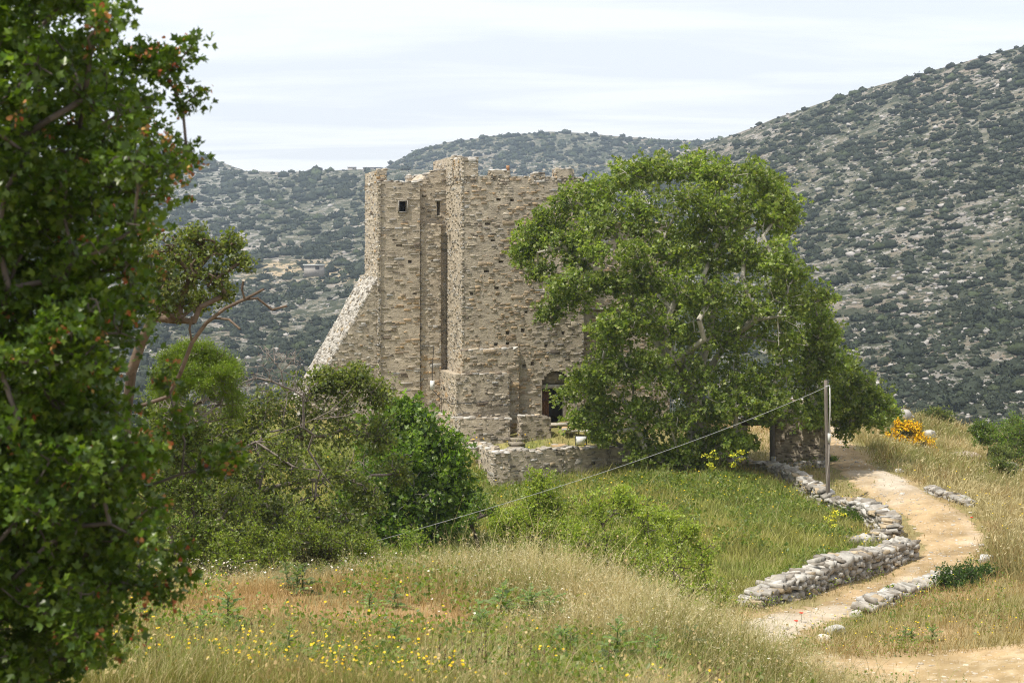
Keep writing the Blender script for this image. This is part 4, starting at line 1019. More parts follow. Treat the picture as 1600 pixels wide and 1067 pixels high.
near = plant('maple_tree', 'close dark green tree with orange red seeds filling the left edge', 'tree', [[gb_ - (0, 0, .3), gb_ + (0.02, 0, .8), gb_ + (-.04, 0.05, 1.8), gb_ + (.03, 0, 2.8), gb_ + (.0, .05, 3.8), gb_ + (.05, 0, 4.6)]], bl, 33, tw=9, spr=5, spread=.05, lps=5, lsize=.044, shape=LEAF_L, pal=PAL_MAPLE, mat='gloss', r0=.085, rmin=.004, expo=.42, bark=(.13, .11, .10), step=.16, jit=.1, sag=-.04, extras=seeds, up=.3)

# --- gnarled tree behind it
PAL_OAK = [((.165, .20, .045), 4), ((.12, .155, .04), 4), ((.22, .24, .075), 2), ((.075, .10, .03), 2)]
b0 = gpt(205, 22.5)
plant('gnarled_tree', 'gnarled tree with thin crown and bare reddish limbs left of the tower', 'tree', [[b0 - (0, 0, .2), W(196, 660, 22.3), W(205, 580, 22), W(222, 530, 21.8), W(240, 495, 21.6)]],
      [(300, 370, 21.5, 20), (268, 392, 21, 26), (328, 396, 21.5, 24), (362, 382, 21.8, 14), (372, 412, 21.6, 11), (300, 430, 21.2, 28), (338, 436, 21.4, 20), (250, 440, 21, 26), (280, 470, 21.4, 24), (246, 480, 21, 20), (318, 470, 22, 16), (230, 400, 21.5, 26), (352, 460, 21.6, 10, .6), (295, 405, 22.3, 26), (262, 430, 22.3, 28)], 35, tw=34, spr=4, spread=.085, lps=5, lsize=.052, shape=LEAF_R, pal=PAL_OAK, r0=.085, rmin=.0055, expo=.38, bark=(.15, .112, .085), step=.3, jit=.15, leafprob=.85, xw=9,
      extra=[[W(203, 640, 22.2), W(262, 620, 21.6), W(283, 580, 21.4), W(300, 535, 21.3), W(322, 505, 21.2), W(352, 482, 21.1), W(382, 468, 21), W(412, 452, 21)], [W(240, 495, 21.6), W(278, 499, 21.4), W(303, 503, 21.3), W(312, 480, 21.3)], [W(335, 497, 21.2), W(358, 499, 21), W(375, 514, 20.9)], [W(382, 468, 21), W(402, 466, 21.1), W(425, 484, 21.2), W(448, 478, 21.3)], [W(382, 468, 21), W(378, 452, 20.9), W(380, 440, 20.9)], [W(300, 535, 21.3), W(296, 515, 21.2), W(300, 495, 21.1)]])
# --- clipped looking round juniper and the dead twigs round it
r = np.random.RandomState(4); jb = []
for k in range(66):
    a = r.uniform(0, 2 * math.pi); e = r.uniform(-.35, 1.45)
    jb.append((308 + 60 * math.cos(a) * math.cos(e), 606 - 58 * math.sin(e) + (0 if k < 52 else r.uniform(10, 40)), 25.4 + .75 * math.sin(a) * math.cos(e), 15))
plant('juniper_bush', 'rounded yellow green juniper dome above grey dead twigs', 'bush', [gpt(305, 26.3), gpt(315, 26.6)], jb, 36, tw=22, spr=11, spread=.055, lps=4, lsize=.055, shape=LEAF_N, pal=[((.16, .225, .022), 4), ((.12, .18, .02), 4), ((.20, .26, .035), 2)], r0=.05, rmin=.006, bark=(.2, .17, .14), step=.3, up=.7)
plant('dead_shrub', 'bare grey tangled dead shrub between the juniper and the tower buttress', 'bush', [gpt(405, 29.5), gpt(440, 29.5), gpt(380, 29.3)], [(400, 590, 27, 32), (440, 580, 27.2, 32), (420, 555, 27, 22), (460, 610, 27.4, 25), (375, 600, 26.7, 26), (350, 620, 26.2, 28), (330, 640, 25.4, 28), (460, 560, 27.3, 14), (300, 650, 24.8, 26), (270, 640, 24.6, 24), (340, 600, 25, 20), (350, 570, 25.4, 18), (320, 625, 24.7, 24)], 37, tw=60, lps=0, spr=1, r0=.022, rmin=.005, expo=.36, bark=(.25, .215, .195), step=.25, jit=.22)
# --- tangled evergreen bush mass
PAL_TANG = [((.17, .205, .05), 4), ((.125, .155, .042), 4), ((.23, .25, .08), 2), ((.075, .095, .03), 2)]
plant('tangled_bush', 'sprawling olive green bush with dark twisted branches below the tower buttress', 'bush', [gpt(310, 28.2), gpt(420, 29), gpt(350, 28.6), gpt(500, 29.5)],
      [(420, 640, 29.5, 34), (480, 622, 29.8, 34), (535, 606, 30, 28), (556, 588, 30, 18), (508, 596, 30, 16), (592, 618, 30.2, 22), (350, 662, 29, 34), (402, 700, 29, 44), (470, 682, 29.5, 44), (540, 668, 30, 38), (595, 682, 30.4, 26), (330, 742, 28.4, 38), (400, 770, 28.6, 44), (470, 752, 29, 44), (540, 740, 29.6, 38), (575, 782, 29.6, 28), (330, 800, 28, 36), (400, 822, 28, 34), (480, 812, 28.6, 38), (300, 832, 27.8, 28), (290, 700, 28.4, 30), (530, 815, 29, 28), (620, 740, 30.5, 22), (280, 770, 28, 30), (260, 690, 27.5, 34), (250, 750, 27, 34), (360, 790, 27, 30), (430, 800, 27.2, 30), (500, 850, 27.6, 26), (440, 845, 27, 26), (380, 845, 26.8, 26), (320, 845, 26.6, 26), (560, 842, 28.4, 22), (370, 730, 27.8, 34), (440, 720, 28, 34), (330, 690, 28.2, 36), (300, 660, 28.6, 30), (380, 655, 29.4, 30), (260, 640, 28.4, 30)], 38,
      tw=66, spr=5, spread=.12, lps=5, lsize=.075, shape=LEAF_D, pal=PAL_TANG, r0=.12, rmin=.0085, expo=.40, bark=(.20, .17, .15), step=.35, jit=.22, leafprob=.72,
      extra=[[W(310, 735, 28), W(350, 715, 27.9), W(400, 690, 28), W(450, 672, 28.2), W(490, 655, 28.4), W(520, 640, 28.6), W(545, 612, 28.8)], [W(400, 690, 28), W(460, 730, 27.8), W(500, 735, 27.8), W(520, 760, 27.8)], [W(490, 655, 28.4), W(540, 650, 28.2), W(570, 640, 28.2)]])
# --- fig
PAL_FIG = [((.135, .215, .026), 5), ((.095, .16, .022), 4), ((.20, .29, .045), 3), ((.055, .10, .018), 2)]
plant('fig_bush', 'dense bright green fig bush in front of the courtyard retaining wall', 'bush', [gpt(640, 41), gpt(610, 40.5), gpt(680, 41.5)],
      [(600, 682, 40, 36), (648, 662, 40.4, 30), (690, 700, 40.6, 36), (640, 720, 39.6, 46), (590, 742, 39.6, 42), (702, 750, 40.4, 30), (650, 782, 39.6, 46), (590, 802, 39.4, 42), (700, 800, 40.2, 32), (560, 828, 39, 30), (620, 838, 39, 30), (728, 785, 40.6, 14), (628, 646, 40.6, 20), (672, 740, 41, 46), (620, 760, 41, 46), (560, 770, 40, 30), (680, 830, 39.8, 28), (655, 700, 41, 40)], 39,
      tw=40, spr=6, spread=.2, lps=5, lsize=.135, shape=LEAF_L, pal=PAL_FIG, r0=.12, rmin=.01, bark=(.30, .28, .25), step=.4, up=.5)
# --- yellow-green shrubs below the field
PAL_ALM = [((.31, .38, .055), 5), ((.22, .29, .045), 4), ((.36, .41, .085), 3), ((.14, .19, .035), 1)]
def alm(label, stems, blobs, seed, **kw):
    kw = {**dict(tw=58, spr=6, spread=.07, lps=5, lsize=.058, shape=LEAF_D, pal=PAL_ALM, r0=.055, rmin=.0055, expo=.42, bark=(.085, .07, .06), step=.3, jit=.12, up=.7, shell=.3), **kw}
    return plant('shrub', label, 'shrub', stems, blobs, seed, **kw)
alm('upright yellow green shrub in front of the corner of the retaining wall', [gpt(850, 35.6), gpt(825, 35.2), gpt(870, 35.5)], [(842, 752, 35.6, 20), (846, 780, 35.5, 26), (835, 800, 35.4, 32), (800, 812, 35, 26), (872, 795, 35.6, 28), (842, 836, 35, 32), (795, 838, 34.8, 24), (880, 830, 35, 26), (778, 822, 35, 14)], 41)
alm('broad yellow green shrub with dark stems in the middle of the row below the field', [gpt(930, 33.6), gpt(960, 33.6), gpt(1000, 33.4), gpt(905, 33.4)], [(930, 800, 34, 32), (972, 780, 34.2, 26), (1000, 802, 34, 30), (900, 832, 33.6, 30), (950, 842, 33.6, 38), (1010, 842, 33.6, 38), (1040, 815, 34, 26), (960, 880, 33.2, 26), (1000, 880, 33.2, 28), (910, 862, 33.2, 24)], 42)
alm('sparse yellow green shrub with arching dark stems beside the near end of the path', [gpt(1060, 31.6), gpt(1085, 31.8), gpt(1040, 31.6), gpt(1100, 31.6)], [(1060, 852, 32.2, 32), (1095, 868, 32.2, 30), (1052, 892, 31.8, 36), (1102, 912, 31.8, 32), (1082, 942, 31.4, 26), (1124, 935, 31.6, 18), (1020, 885, 32, 28), (1080, 830, 32.4, 16)], 43, tw=40)
alm('small leafy green shrub in tall grass where the wire meets the bushes', [gpt(640, 24.6), gpt(655, 24.8)], [(650, 846, 24.8, 18), (632, 872, 24.6, 22), (660, 876, 24.6, 22), (645, 900, 24.4, 24), (620, 900, 24.4, 16)], 44, tw=26, pal=PAL_FIG[:3] + PAL_ALM[:2], lsize=.06, shape=LEAF_N, r0=.02, rmin=.004)
alm('green shrub at the foot of the fig bush', [gpt(755, 38.8), gpt(735, 38.6)], [(748, 790, 38.8, 18), (770, 800, 38.6, 14), (735, 815, 38.4, 16)], 45, tw=26, pal=PAL_FIG)
alm('low dark green shrub at the bend on the near side of the path', [gpt(1480, 37.4), gpt(1510, 37.6), gpt(1545, 37.8)], [(1478, 905, 37.4, 22), (1508, 896, 37.6, 20), (1538, 902, 37.8, 24), (1500, 925, 37, 20), (1570, 898, 38, 18), (1530, 925, 37.2, 16)], 46, tw=52, pal=[((.06, .115, .022), 4), ((.045, .085, .02), 3), ((.09, .15, .03), 2)], r0=.03)
alm('small round green bush on the low path edging', [gpt(1395, 36.8)], [(1393, 930, 36.8, 11), (1402, 940, 36.6, 10)], 47, tw=40, pal=PAL_FIG, r0=.02)
alm('dark green bush at the right edge on the crest', [gpt(1585, 64.5), gpt(1615, 65)], [(1570, 692, 64.6, 26), (1605, 682, 65, 36), (1600, 712, 64.4, 26), (1640, 690, 65.4, 36), (1590, 672, 65.4, 22)], 48, tw=60, spread=.14, lsize=.1, pal=PAL_FIG[:2] + PAL_OAK[:2], r0=.08)
alm('smaller rounded green bush on the crest left of the bush at the right edge', [gpt(1536, 66)], [(1530, 672, 66, 13), (1546, 675, 66, 14), (1538, 684, 65.8, 13)], 49, tw=52, spread=.12, lsize=.1, pal=PAL_FIG[:2] + PAL_OAK[:2], r0=.06)
alm('round cushion shrub on the right hillside beside the grey ledge', [gpt(1562, 62)], [(1556, 706, 62, 12), (1570, 708, 62, 12), (1563, 712, 61.8, 14)], 50, tw=60, spread=.1, lsize=.07, pal=PAL_OAK, r0=.05)
alm('dark low shrub under the round cushion shrub on the right hillside', [gpt(1568, 58)], [(1560, 728, 58, 13), (1578, 735, 57.8, 13)], 51, tw=50, spread=.1, lsize=.08, pal=PAL_OAK[1:], r0=.05)
alm('olive green shrub on the crest behind the pale outcrop', [gpt(1462, 79)], [(1447, 655, 79, 12), (1464, 648, 79, 13), (1478, 655, 79, 11)], 52, tw=60, spread=.14, lsize=.1, pal=PAL_OAK, r0=.06)
alm('dark green weeds at the foot of the pole and the dry stone wall', [gpt(1335, 47.2), gpt(1318, 47.8)], [(1336, 808, 47.2, 12), (1318, 806, 47.6, 10), (1345, 815, 47, 8)], 53, tw=44, pal=PAL_FIG, r0=.025)
alm('green shrub at the right foot of the gateway wall', [gpt(1302, 57.2)], [(1300, 722, 57.2, 9), (1308, 728, 57, 8)], 54, tw=44, pal=PAL_FIG, r0=.03)
alm('dark dry rounded shrub between flowering weeds behind the near left tree', [gpt(335, 23.3), gpt(350, 23.4)], [(325, 912, 23.3, 24), (352, 906, 23.4, 24), (340, 925, 23.1, 22), (375, 920, 23.3, 14)], 55, tw=40, pal=[((.10, .10, .04), 3), ((.13, .105, .055), 3), ((.07, .08, .03), 2)], lsize=.035, r0=.02, leafprob=.8)
alm('dark brown green shrub under the tangled bush', [gpt(480, 25.5), gpt(500, 25.7)], [(475, 868, 25.5, 22), (500, 860, 25.7, 22), (520, 870, 25.6, 18)], 56, tw=40, pal=[((.08, .085, .03), 3), ((.11, .09, .045), 2), ((.06, .075, .025), 2)], lsize=.035, r0=.02)
alm('pale green weedy bush at the left of the tangled bush', [gpt(345, 25.2), gpt(400, 25.4), gpt(440, 25.4)], [(340, 868, 25.2, 24), (385, 862, 25.4, 24), (430, 866, 25.4, 24), (300, 870, 25, 20)], 57, tw=32, lsize=.04, r0=.015, rmin=.003, pal=PAL_ALM + PAL_TANG)
alm('leafy green undergrowth bush left of the juniper dome', [gpt(262, 25.4), gpt(285, 25.6), gpt(240, 25.2)], [(250, 700, 25.4, 34), (285, 720, 25.6, 34), (262, 760, 25.2, 36), (300, 775, 25.4, 32), (240, 810, 25, 34), (290, 830, 25, 34), (330, 830, 25.2, 28), (255, 660, 25.6, 26), (300, 680, 25.8, 24)], 59, tw=44, spread=.09, lsize=.06, pal=PAL_TANG + PAL_FIG[2:3], r0=.035)
alm('tangle of light green undergrowth along the front of the tangled bush', [gpt(360, 24.6), gpt(420, 24.8), gpt(480, 25), gpt(540, 25.4)], [(355, 850, 24.6, 26), (400, 835, 24.8, 28), (445, 848, 24.9, 26), (500, 840, 25.2, 26), (545, 852, 25.4, 22), (420, 872, 24.5, 22), (360, 880, 24.4, 20), (575, 862, 25.6, 16), (470, 812, 25.4, 24), (385, 800, 25.4, 26)], 60, tw=36, spread=.09, lsize=.045, pal=PAL_TANG[:3] + PAL_ALM[:2], r0=.02, rmin=.004)
def blossom(root, LP, LD, r):
    P = np.repeat(LP, 3, 0); k = r.rand(len(P)) < .8; P = P[k]; P = P + r.normal(0, .05, P.shape)
    sel = fbm(P[:, 0] * 2.4, P[:, 2] * 2.4, 6, 2) > .36; P = P[sel]
    g = G(); leaves(g, P, unit(r.normal(0, 1, P.shape)), unit(r.normal(0, 1, P.shape)), r.uniform(.07, .12, len(P)), greens([((.86, .55, .015), 4), ((.80, .43, .01), 2), ((.88, .66, .05), 1)], len(P), r, .1), LEAF_R)
    g.build('blossom', M['petal'], root)
alm('small yellow flowering bush at the right edge beside the dark shrub', [gpt(1602, 38)], [(1598, 890, 38, 9), (1606, 898, 37.8, 10)], 61, tw=40, lsize=.05, shape=LEAF_N, r0=.02, extras=blossom, pal=PAL_OAK)
alm('bright yellow flowering broom bush beside the path beyond the gateway', [gpt(1425, 64), gpt(1415, 64.2), gpt(1440, 63.8)], [(1418, 678, 64, 18), (1400, 682, 64, 15), (1447, 696, 63.6, 13), (1408, 667, 64.2, 11), (1432, 690, 63.7, 15), (1426, 672, 64.3, 13), (1455, 704, 63.4, 8), (1398, 695, 63.8, 10)], 58, tw=62, spread=.1, lsize=.07, shape=LEAF_N, pal=[((.05, .065, .02), 3), ((.08, .09, .025), 2)], r0=.05, extras=blossom, up=1.2)

# ------------------------------------------------------------------ thistles and tall weeds
def thistle(px, D, h, label, seed, pal=None, n=None, cluster=1):
    r = np.random.RandomState(seed); b = gpt(px, D); root = empty('thistle', b, label, 'thistle', None)
    pal = pal or [((.20, .30, .09), 3), ((.155, .24, .07), 3), ((.28, .36, .15), 2)]
    gs, gl = G(), G()
    for c in range(cluster):
        bb = b + (r.normal(0, .16 * (cluster > 1)), r.normal(0, .1 * (cluster > 1)), 0); bb[2] = float(T(bb[0], bb[1])) - .02; hh = h * r.uniform(.7, 1.05)
        if c: tube(gs, [b - (0, 0, .03), bb - (0, 0, .01)], .008, 4, (.12, .16, .06))
        top = bb + (r.normal(0, .05), r.normal(0, .05), hh); tube(gs, [bb, (bb + top) / 2 + r.normal(0, .015, 3), top], [.014, .011, .006], 5, (.12, .16, .06))
        m = n or int(8 + h * 9)
        for k in range(m):
            t = (k + .5) / m; a = k * 2.4 + r.normal(0, .2); L = hh * (.85 - .58 * t) * r.uniform(.75, 1.2)
            el = .3 + .75 * t + r.normal(0, .1); p0 = bb + (top - bb) * t
            q = [p0]; d = np.array([math.cos(a) * math.cos(el), math.sin(a) * math.cos(el), math.sin(el)])
            for j in range(5): q.append(q[-1] + d * L / 5); d = unit(d + (0, 0, -.16))
            q = np.array(q); dd = unit(np.gradient(q, axis=0))
            tube(gs, q, .004, 3, (.16, .2, .09), cap=False)
            for j in range(1, 6):
                sd = unit(np.cross(dd[j], (0, 0, 1.)))
                for s_ in (-1, 1): leaves(gl, q[j][None], unit(sd * s_ * .9 + dd[j] * .7 + r.normal(0, .12, 3))[None], np.array([[0, 0, 1.]]) + r.normal(0, .2, (1, 3)), L * (.5 - .055 * j) * r.uniform(.8, 1.2), greens(pal, 1, r), LEAF_D)
            leaves(gl, q[-1][None], dd[-1][None], np.array([[0, 0, 1.]]), L * .25, greens(pal, 1, r), LEAF_D)
    gs.build('stem', M['grass'], root); gl.build('foliage', M['leaf'], root); return root
thistle(362, 17.0, .62, 'tall dark green thistle standing alone in dry grass at lower left', 1)
thistle(314, 16.6, .32, 'low bluish green thistle clump left of the tall dark thistle', 2, cluster=3)
thistle(328, 15.8, .36, 'leafy green thistle in front of the tall dark thistle', 3, [((.12, .18, .05), 3), ((.09, .145, .04), 2)], cluster=2)
thistle(610, 18.9, .26, 'spreading pale green thistle on the brown patch under the small shrub', 4, cluster=2)
thistle(498, 16.2, .16, 'small flat grey green thistle rosette in yellow flowers', 5, [((.15, .19, .10), 3)], cluster=2)
thistle(614, 15.6, .34, 'drooping green thistle near the bottom of the meadow', 6, cluster=1)
thistle(404, 13.6, .42, 'pale yellow green thistle stalk at the bottom edge', 7, [((.20, .26, .07), 3)], n=12, cluster=2)
thistle(748, 17.2, .46, 'upright green thistle with orange flower left of the meadow middle', 8, cluster=2)
thistle(830, 18.6, .5, 'dark green thistle patch high on the meadow mound', 9, cluster=4)
thistle(870, 16.2, .36, 'bushy green thistle in the middle of the yellow flowers', 10, cluster=3)
thistle(985, 16.3, .55, 'tall dark thistle with curled top at the right of the meadow', 11, cluster=2)
thistle(960, 15.2, .36, 'dark leafy thistle below the tall one with curled top', 12, [((.06, .10, .03), 3), ((.09, .13, .04), 2)], cluster=3)
thistle(1066, 17.6, .36, 'pale green thistle among straw near the right end of the mound', 13, [((.16, .20, .08), 3)])
thistle(445, 20.2, .4, 'feathery green weed below the white flowers', 14, [((.16, .21, .08), 3)], cluster=3)
thistle(1432, 31.4, .4, 'grey green weed tuft in the grass below the path bend', 15, cluster=3)
def fennel(px, D, h, label, seed):
    r = np.random.RandomState(seed); b = gpt(px, D); root = empty('fennel_plant', b, label, 'plant'); g, gf = G(), G()
    tip = b + (r.normal(0, .06), 0, h); tube(g, [b, (b + tip) / 2, tip], [.014, .01, .006], 4, (.16, .22, .05))
    for k in range(9):
        t = r.uniform(.4, 1); p = b + (tip - b) * t; q = p + r.normal(0, .16, 3) * (1, 1, .3) + (0, 0, .16); tube(g, [p, q], .006, 3, (.18, .24, .06), cap=False)
        m = 16; P = q + r.normal(0, .055, (m, 3)) * (1, 1, .35); leaves(gf, P, unit(r.normal(0, 1, (m, 3))), unit(r.normal(0, .4, (m, 3)) + (0, 0, 1)), r.uniform(.05, .08, m), greens([((.62, .58, .05), 3), ((.45, .50, .06), 2)], m, r), LEAF_R)
    g.build('stem', M['grass'], root); gf.build('flower', M['petal'], root)
fennel(1147, 50.5, 1.2, 'tall yellow flowering weed in the field below the big tree', 1)
fennel(1108, 50, .9, 'shorter yellow flowering weed in the field left of the tall one', 2)
fennel(1300, 43.6, 1.0, 'yellow flowering weed in the field just behind the nearest wall', 3)
fennel(1322, 61.5, .8, 'yellow flowering weed in the grass beyond the gateway', 4)
# ------------------------------------------------------------------ grass and flowers
def blades(g, x, y, h, wd, lean, tip, basec, r, curl=.45):
    n = len(x); z = T(x, y); P = np.stack([x, y, z - .03], 1)
    a = r.uniform(0, 2 * math.pi, n); d = np.stack([np.cos(a), np.sin(a), np.zeros(n)], 1) * lean[:, None] + np.array([.25, .02, 0]) * lean[:, None]
    b = r.normal(0, .7, n); side = np.stack([np.cos(b), np.sin(b), np.zeros(n)], 1) * (wd / 2)[:, None]
    up = np.array([0, 0, 1.0])
    m = P + d * (h * .32)[:, None] + up * (h * .6)[:, None]; t = P + d * (h * (.32 + curl))[:, None] + up * (h * r.uniform(.82, 1.0, n))[:, None]
    V_ = np.stack([P - side, P + side, m + side * .7, m - side * .7, t], 1).reshape(-1, 3)
    o = (np.arange(n) * 5)[:, None]
    c = np.stack([basec, basec, (basec + tip) / 2, (basec + tip) / 2, tip], 1).reshape(-1, 3)
    g.add(V_, [np.array([[0, 1, 2, 3]]) + o, np.array([[3, 2, 4]]) + o], c)
    return t
def polar(n, D0, D1, pw, r, a0=-330, a1=1930):
    px = r.uniform(a0, a1, n); u = r.rand(n)
    D = (D0 ** (1 - pw) + u * (D1 ** (1 - pw) - D0 ** (1 - pw))) ** (1 / (1 - pw)) if pw != 1 else D0 * (D1 / D0) ** u
    return (px - 800) / F * D, D, px
STRAW = np.array((.58, .50, .28)); TAN = np.array((.46, .315, .145)); OLIVE = np.array((.26, .25, .08)); GREEN = np.array((.14, .19, .05)); BRIGHT = np.array((.21, .265, .06)); RUST = np.array((.36, .215, .105))
r = np.random.RandomState(77)
# the near mound
x, y, px = polar(330000, 11.5, 30, .5, r)
ok = (px < np.interp(y, [12, 17, 20, 24, 30], [1900, 1600, 1260, 1200, 1150])); x, y, px = x[ok], y[ok], px[ok]
n1 = fbm(x * .45, y * .45, 91, 3); n2 = fbm(x * 1.5, y * 1.5, 92, 3); n3 = fbm(x * .8 + 9, y * .8, 93, 3)
dry = np.exp(-((px - 440) / 300) ** 2 - ((y - 18.6) / 2.6) ** 2) + .75 * np.exp(-((px - 640) / 130) ** 2 - ((y - 18.3) / 1.6) ** 2)
tall = sstep(620, 840, px) * sstep(15.5, 19.5, y) * (1 - np.clip(dry * .8, 0, .9)); brow = sstep(20.5, 23.5, y)
keep = r.rand(len(x)) < np.clip(.5 + .6 * n2 - dry * .42, .12, 1)
x, y, px, n1, n2, n3, dry, tall, brow = (q[keep] for q in (x, y, px, n1, n2, n3, dry, tall, brow)); n = len(x)
h = (.16 + .2 * n2 + .30 * tall * n1 * 1.5 + .14 * brow * sstep(480, 650, px)) * np.exp(r.normal(0, .25, n)) * (1 - .45 * np.clip(dry, 0, 1)) * np.where(r.rand(n) < .05, 1.75, 1)
gr = np.clip(sstep(.46, .62, n1) * (1 - dry) + .25 * sstep(22, 26, y), 0, 1)
tip = mixc(STRAW, TAN, np.clip(dry * .9 + .5 * sstep(.5, .7, n3), 0, 1)); tip = mixc(tip, np.where((r.rand(n) < .5)[:, None], OLIVE, BRIGHT), gr * (r.rand(n) < .72))
tip = mixc(tip, RUST, (dry > .35) * (r.rand(n) < .38) * .6); tip = mixc(tip, STRAW * 1.08, tall * (r.rand(n) < .35))
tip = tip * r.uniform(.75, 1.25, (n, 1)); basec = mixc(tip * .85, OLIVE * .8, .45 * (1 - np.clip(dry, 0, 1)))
g = G(); wd = np.maximum(.0055, y * .00034) * r.uniform(.7, 1.4, n)
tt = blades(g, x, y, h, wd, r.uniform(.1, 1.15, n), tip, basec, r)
k = np.nonzero((tall + brow * .6 > .3) & (r.rand(n) < .17))[0]          # oat heads
q = np.repeat(tt[k], 4, 0) + r.normal(0, .022, (len(k) * 4, 3)) + (0, 0, .01)
leaves(g, q, unit(r.normal(0, .5, q.shape) + (.3, 0, -.3)), unit(r.normal(0, 1, q.shape)), r.uniform(.025, .05, len(q)), np.array((.60, .545, .36)) * r.uniform(.8, 1.15, (len(q), 1)), LEAF_N)
k = np.nonzero(r.rand(n) < .05)[0]
leaves(g, tt[k], unit(r.normal(0, .5, (len(k), 3)) + (0, 0, 1)), unit(r.normal(0, 1, (len(k), 3))), r.uniform(.02, .045, len(k)), mixc(tip[k], (.50, .36, .18), .5), LEAF_R)
tag(g.build('meadow_grass', M['grass']), 'dry tan and green meadow grass covering the near mound', 'grass', kind='stuff')
# the field, hillside and verges
x, y, px = polar(520000, 27, 84, 1.15, r)
pd = path_d(x, y); cd = clear_d(x, y)
fw = in_field(px, y); hw = hillside_w(px, y)
n1 = fbm(x * .3, y * .3, 81, 3); n2 = fbm(x * 1.7, y * 1.7, 82, 3); n3 = fbm(x * .16 + 4, y * .3, 83, 3)
verge = (1 - np.clip(fw + hw, 0, 1))
dens = fw * .95 + hw * .95 + verge * .42
dens = dens * np.where(pd < 0, .10 * sstep(-.6, 0, pd) + .14 * sstep(.52, .66, n2) + .004, np.clip(.35 + pd * 1.4, 0, 1)) * np.where(cd < 0, .10 + .35 * n2 * sstep(-.7, 0, cd), 1)
dens = dens * np.where((y > 55.5) & (px < 1000) & (px > 560), .25, 1) * np.where((y > 58) & (px > 560) & (px < 1060), 0, 1)
ok = r.rand(len(x)) < dens
x, y, px, fw, hw, verge, n1, n2, n3, pd, cd = (q[ok] for q in (x, y, px, fw, hw, verge, n1, n2, n3, pd, cd)); n = len(x)
h = (fw * (.06 + .55 * n2) + hw * (.26 + .40 * n2 * n1 * 2) + verge * (.12 + .26 * n2)) * np.exp(r.normal(0, .25, n)) * np.where(pd < .5, .55, 1) * np.where(cd < 0, .35, 1)
ct = mixc(BRIGHT, GREEN, sstep(.4, .62, n2)); ct = mixc(ct, OLIVE * 1.15, sstep(.44, .62, n1) * .9)
ct = ct * 1.38 * np.array((1.06, 1, .95)); ct = mixc(ct, (.36, .335, .11), sstep(.56, .68, n3) * .65)
chh = mixc(STRAW * .98, (.33, .31, .14), sstep(.4, .6, n1)); chh = mixc(chh, (.22, .25, .07), sstep(.52, .66, n3) * .7); chh = mixc(chh, RUST * 1.1, sstep(.56, .68, n2) * .6)
cv = mixc(OLIVE * 1.2, TAN, sstep(.42, .58, n1)); cv = mixc(cv, STRAW * .9, (r.rand(n) < .3) * .8)
tot = fw + hw + verge
tip = (ct * fw[:, None] + chh * hw[:, None] + cv * verge[:, None]) / tot[:, None]
tip = mixc(tip, TAN, (cd < 0) * .7); tip = mixc(tip, STRAW, (r.rand(n) < .14) * .6) * r.uniform(.72, 1.25, (n, 1))
g = G(); wd = np.maximum(.007, y * .00036) * r.uniform(.7, 1.5, n)
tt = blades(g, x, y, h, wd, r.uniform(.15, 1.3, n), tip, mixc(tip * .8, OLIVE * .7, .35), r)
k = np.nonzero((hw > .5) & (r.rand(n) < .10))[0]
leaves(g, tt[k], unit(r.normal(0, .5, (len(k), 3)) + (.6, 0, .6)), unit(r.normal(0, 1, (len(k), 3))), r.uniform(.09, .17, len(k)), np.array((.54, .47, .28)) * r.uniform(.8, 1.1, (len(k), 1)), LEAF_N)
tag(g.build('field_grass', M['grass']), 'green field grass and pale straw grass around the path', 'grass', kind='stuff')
# broad leaved herbs
x, y, px = polar(110000, 13, 58, 1.1, r); pd = path_d(x, y); fw = in_field(px, y); n1 = fbm(x * .6, y * .6, 71, 3)
dry = np.exp(-((px - 440) / 300) ** 2 - ((y - 18.6) / 2.6) ** 2)
ok = (pd > .15) & (clear_d(x, y) > 0) & (r.rand(len(x)) < (.16 + .8 * fw) * sstep(.38, .56, n1) * (1 - .8 * np.clip(dry, 0, 1))) & ~((y > 55) & (px < 1060))
x, y, fw = x[ok], y[ok], fw[ok]; n = len(x); P = np.stack([x, y, T(x, y)], 1); P = np.repeat(P, 9, 0); m = len(P)
P = P + np.stack([r.normal(0, .09, m), r.normal(0, .09, m), r.uniform(.02, .30, m)], 1)
g = G(); leaves(g, P, unit(r.normal(0, .7, (m, 3)) + (0, 0, .5)), unit(r.normal(0, .5, (m, 3)) + (0, 0, .8)), r.uniform(.05, .11, m) * np.repeat(.7 + .5 * fw, 9), greens([((.17, .235, .045), 4), ((.11, .165, .035), 3), ((.26, .29, .07), 3)], m, r), LEAF_D)
tag(g.build('herbs', M['leaf']), 'green leafy herbs scattered through the meadow and field', 'plants', kind='stuff')
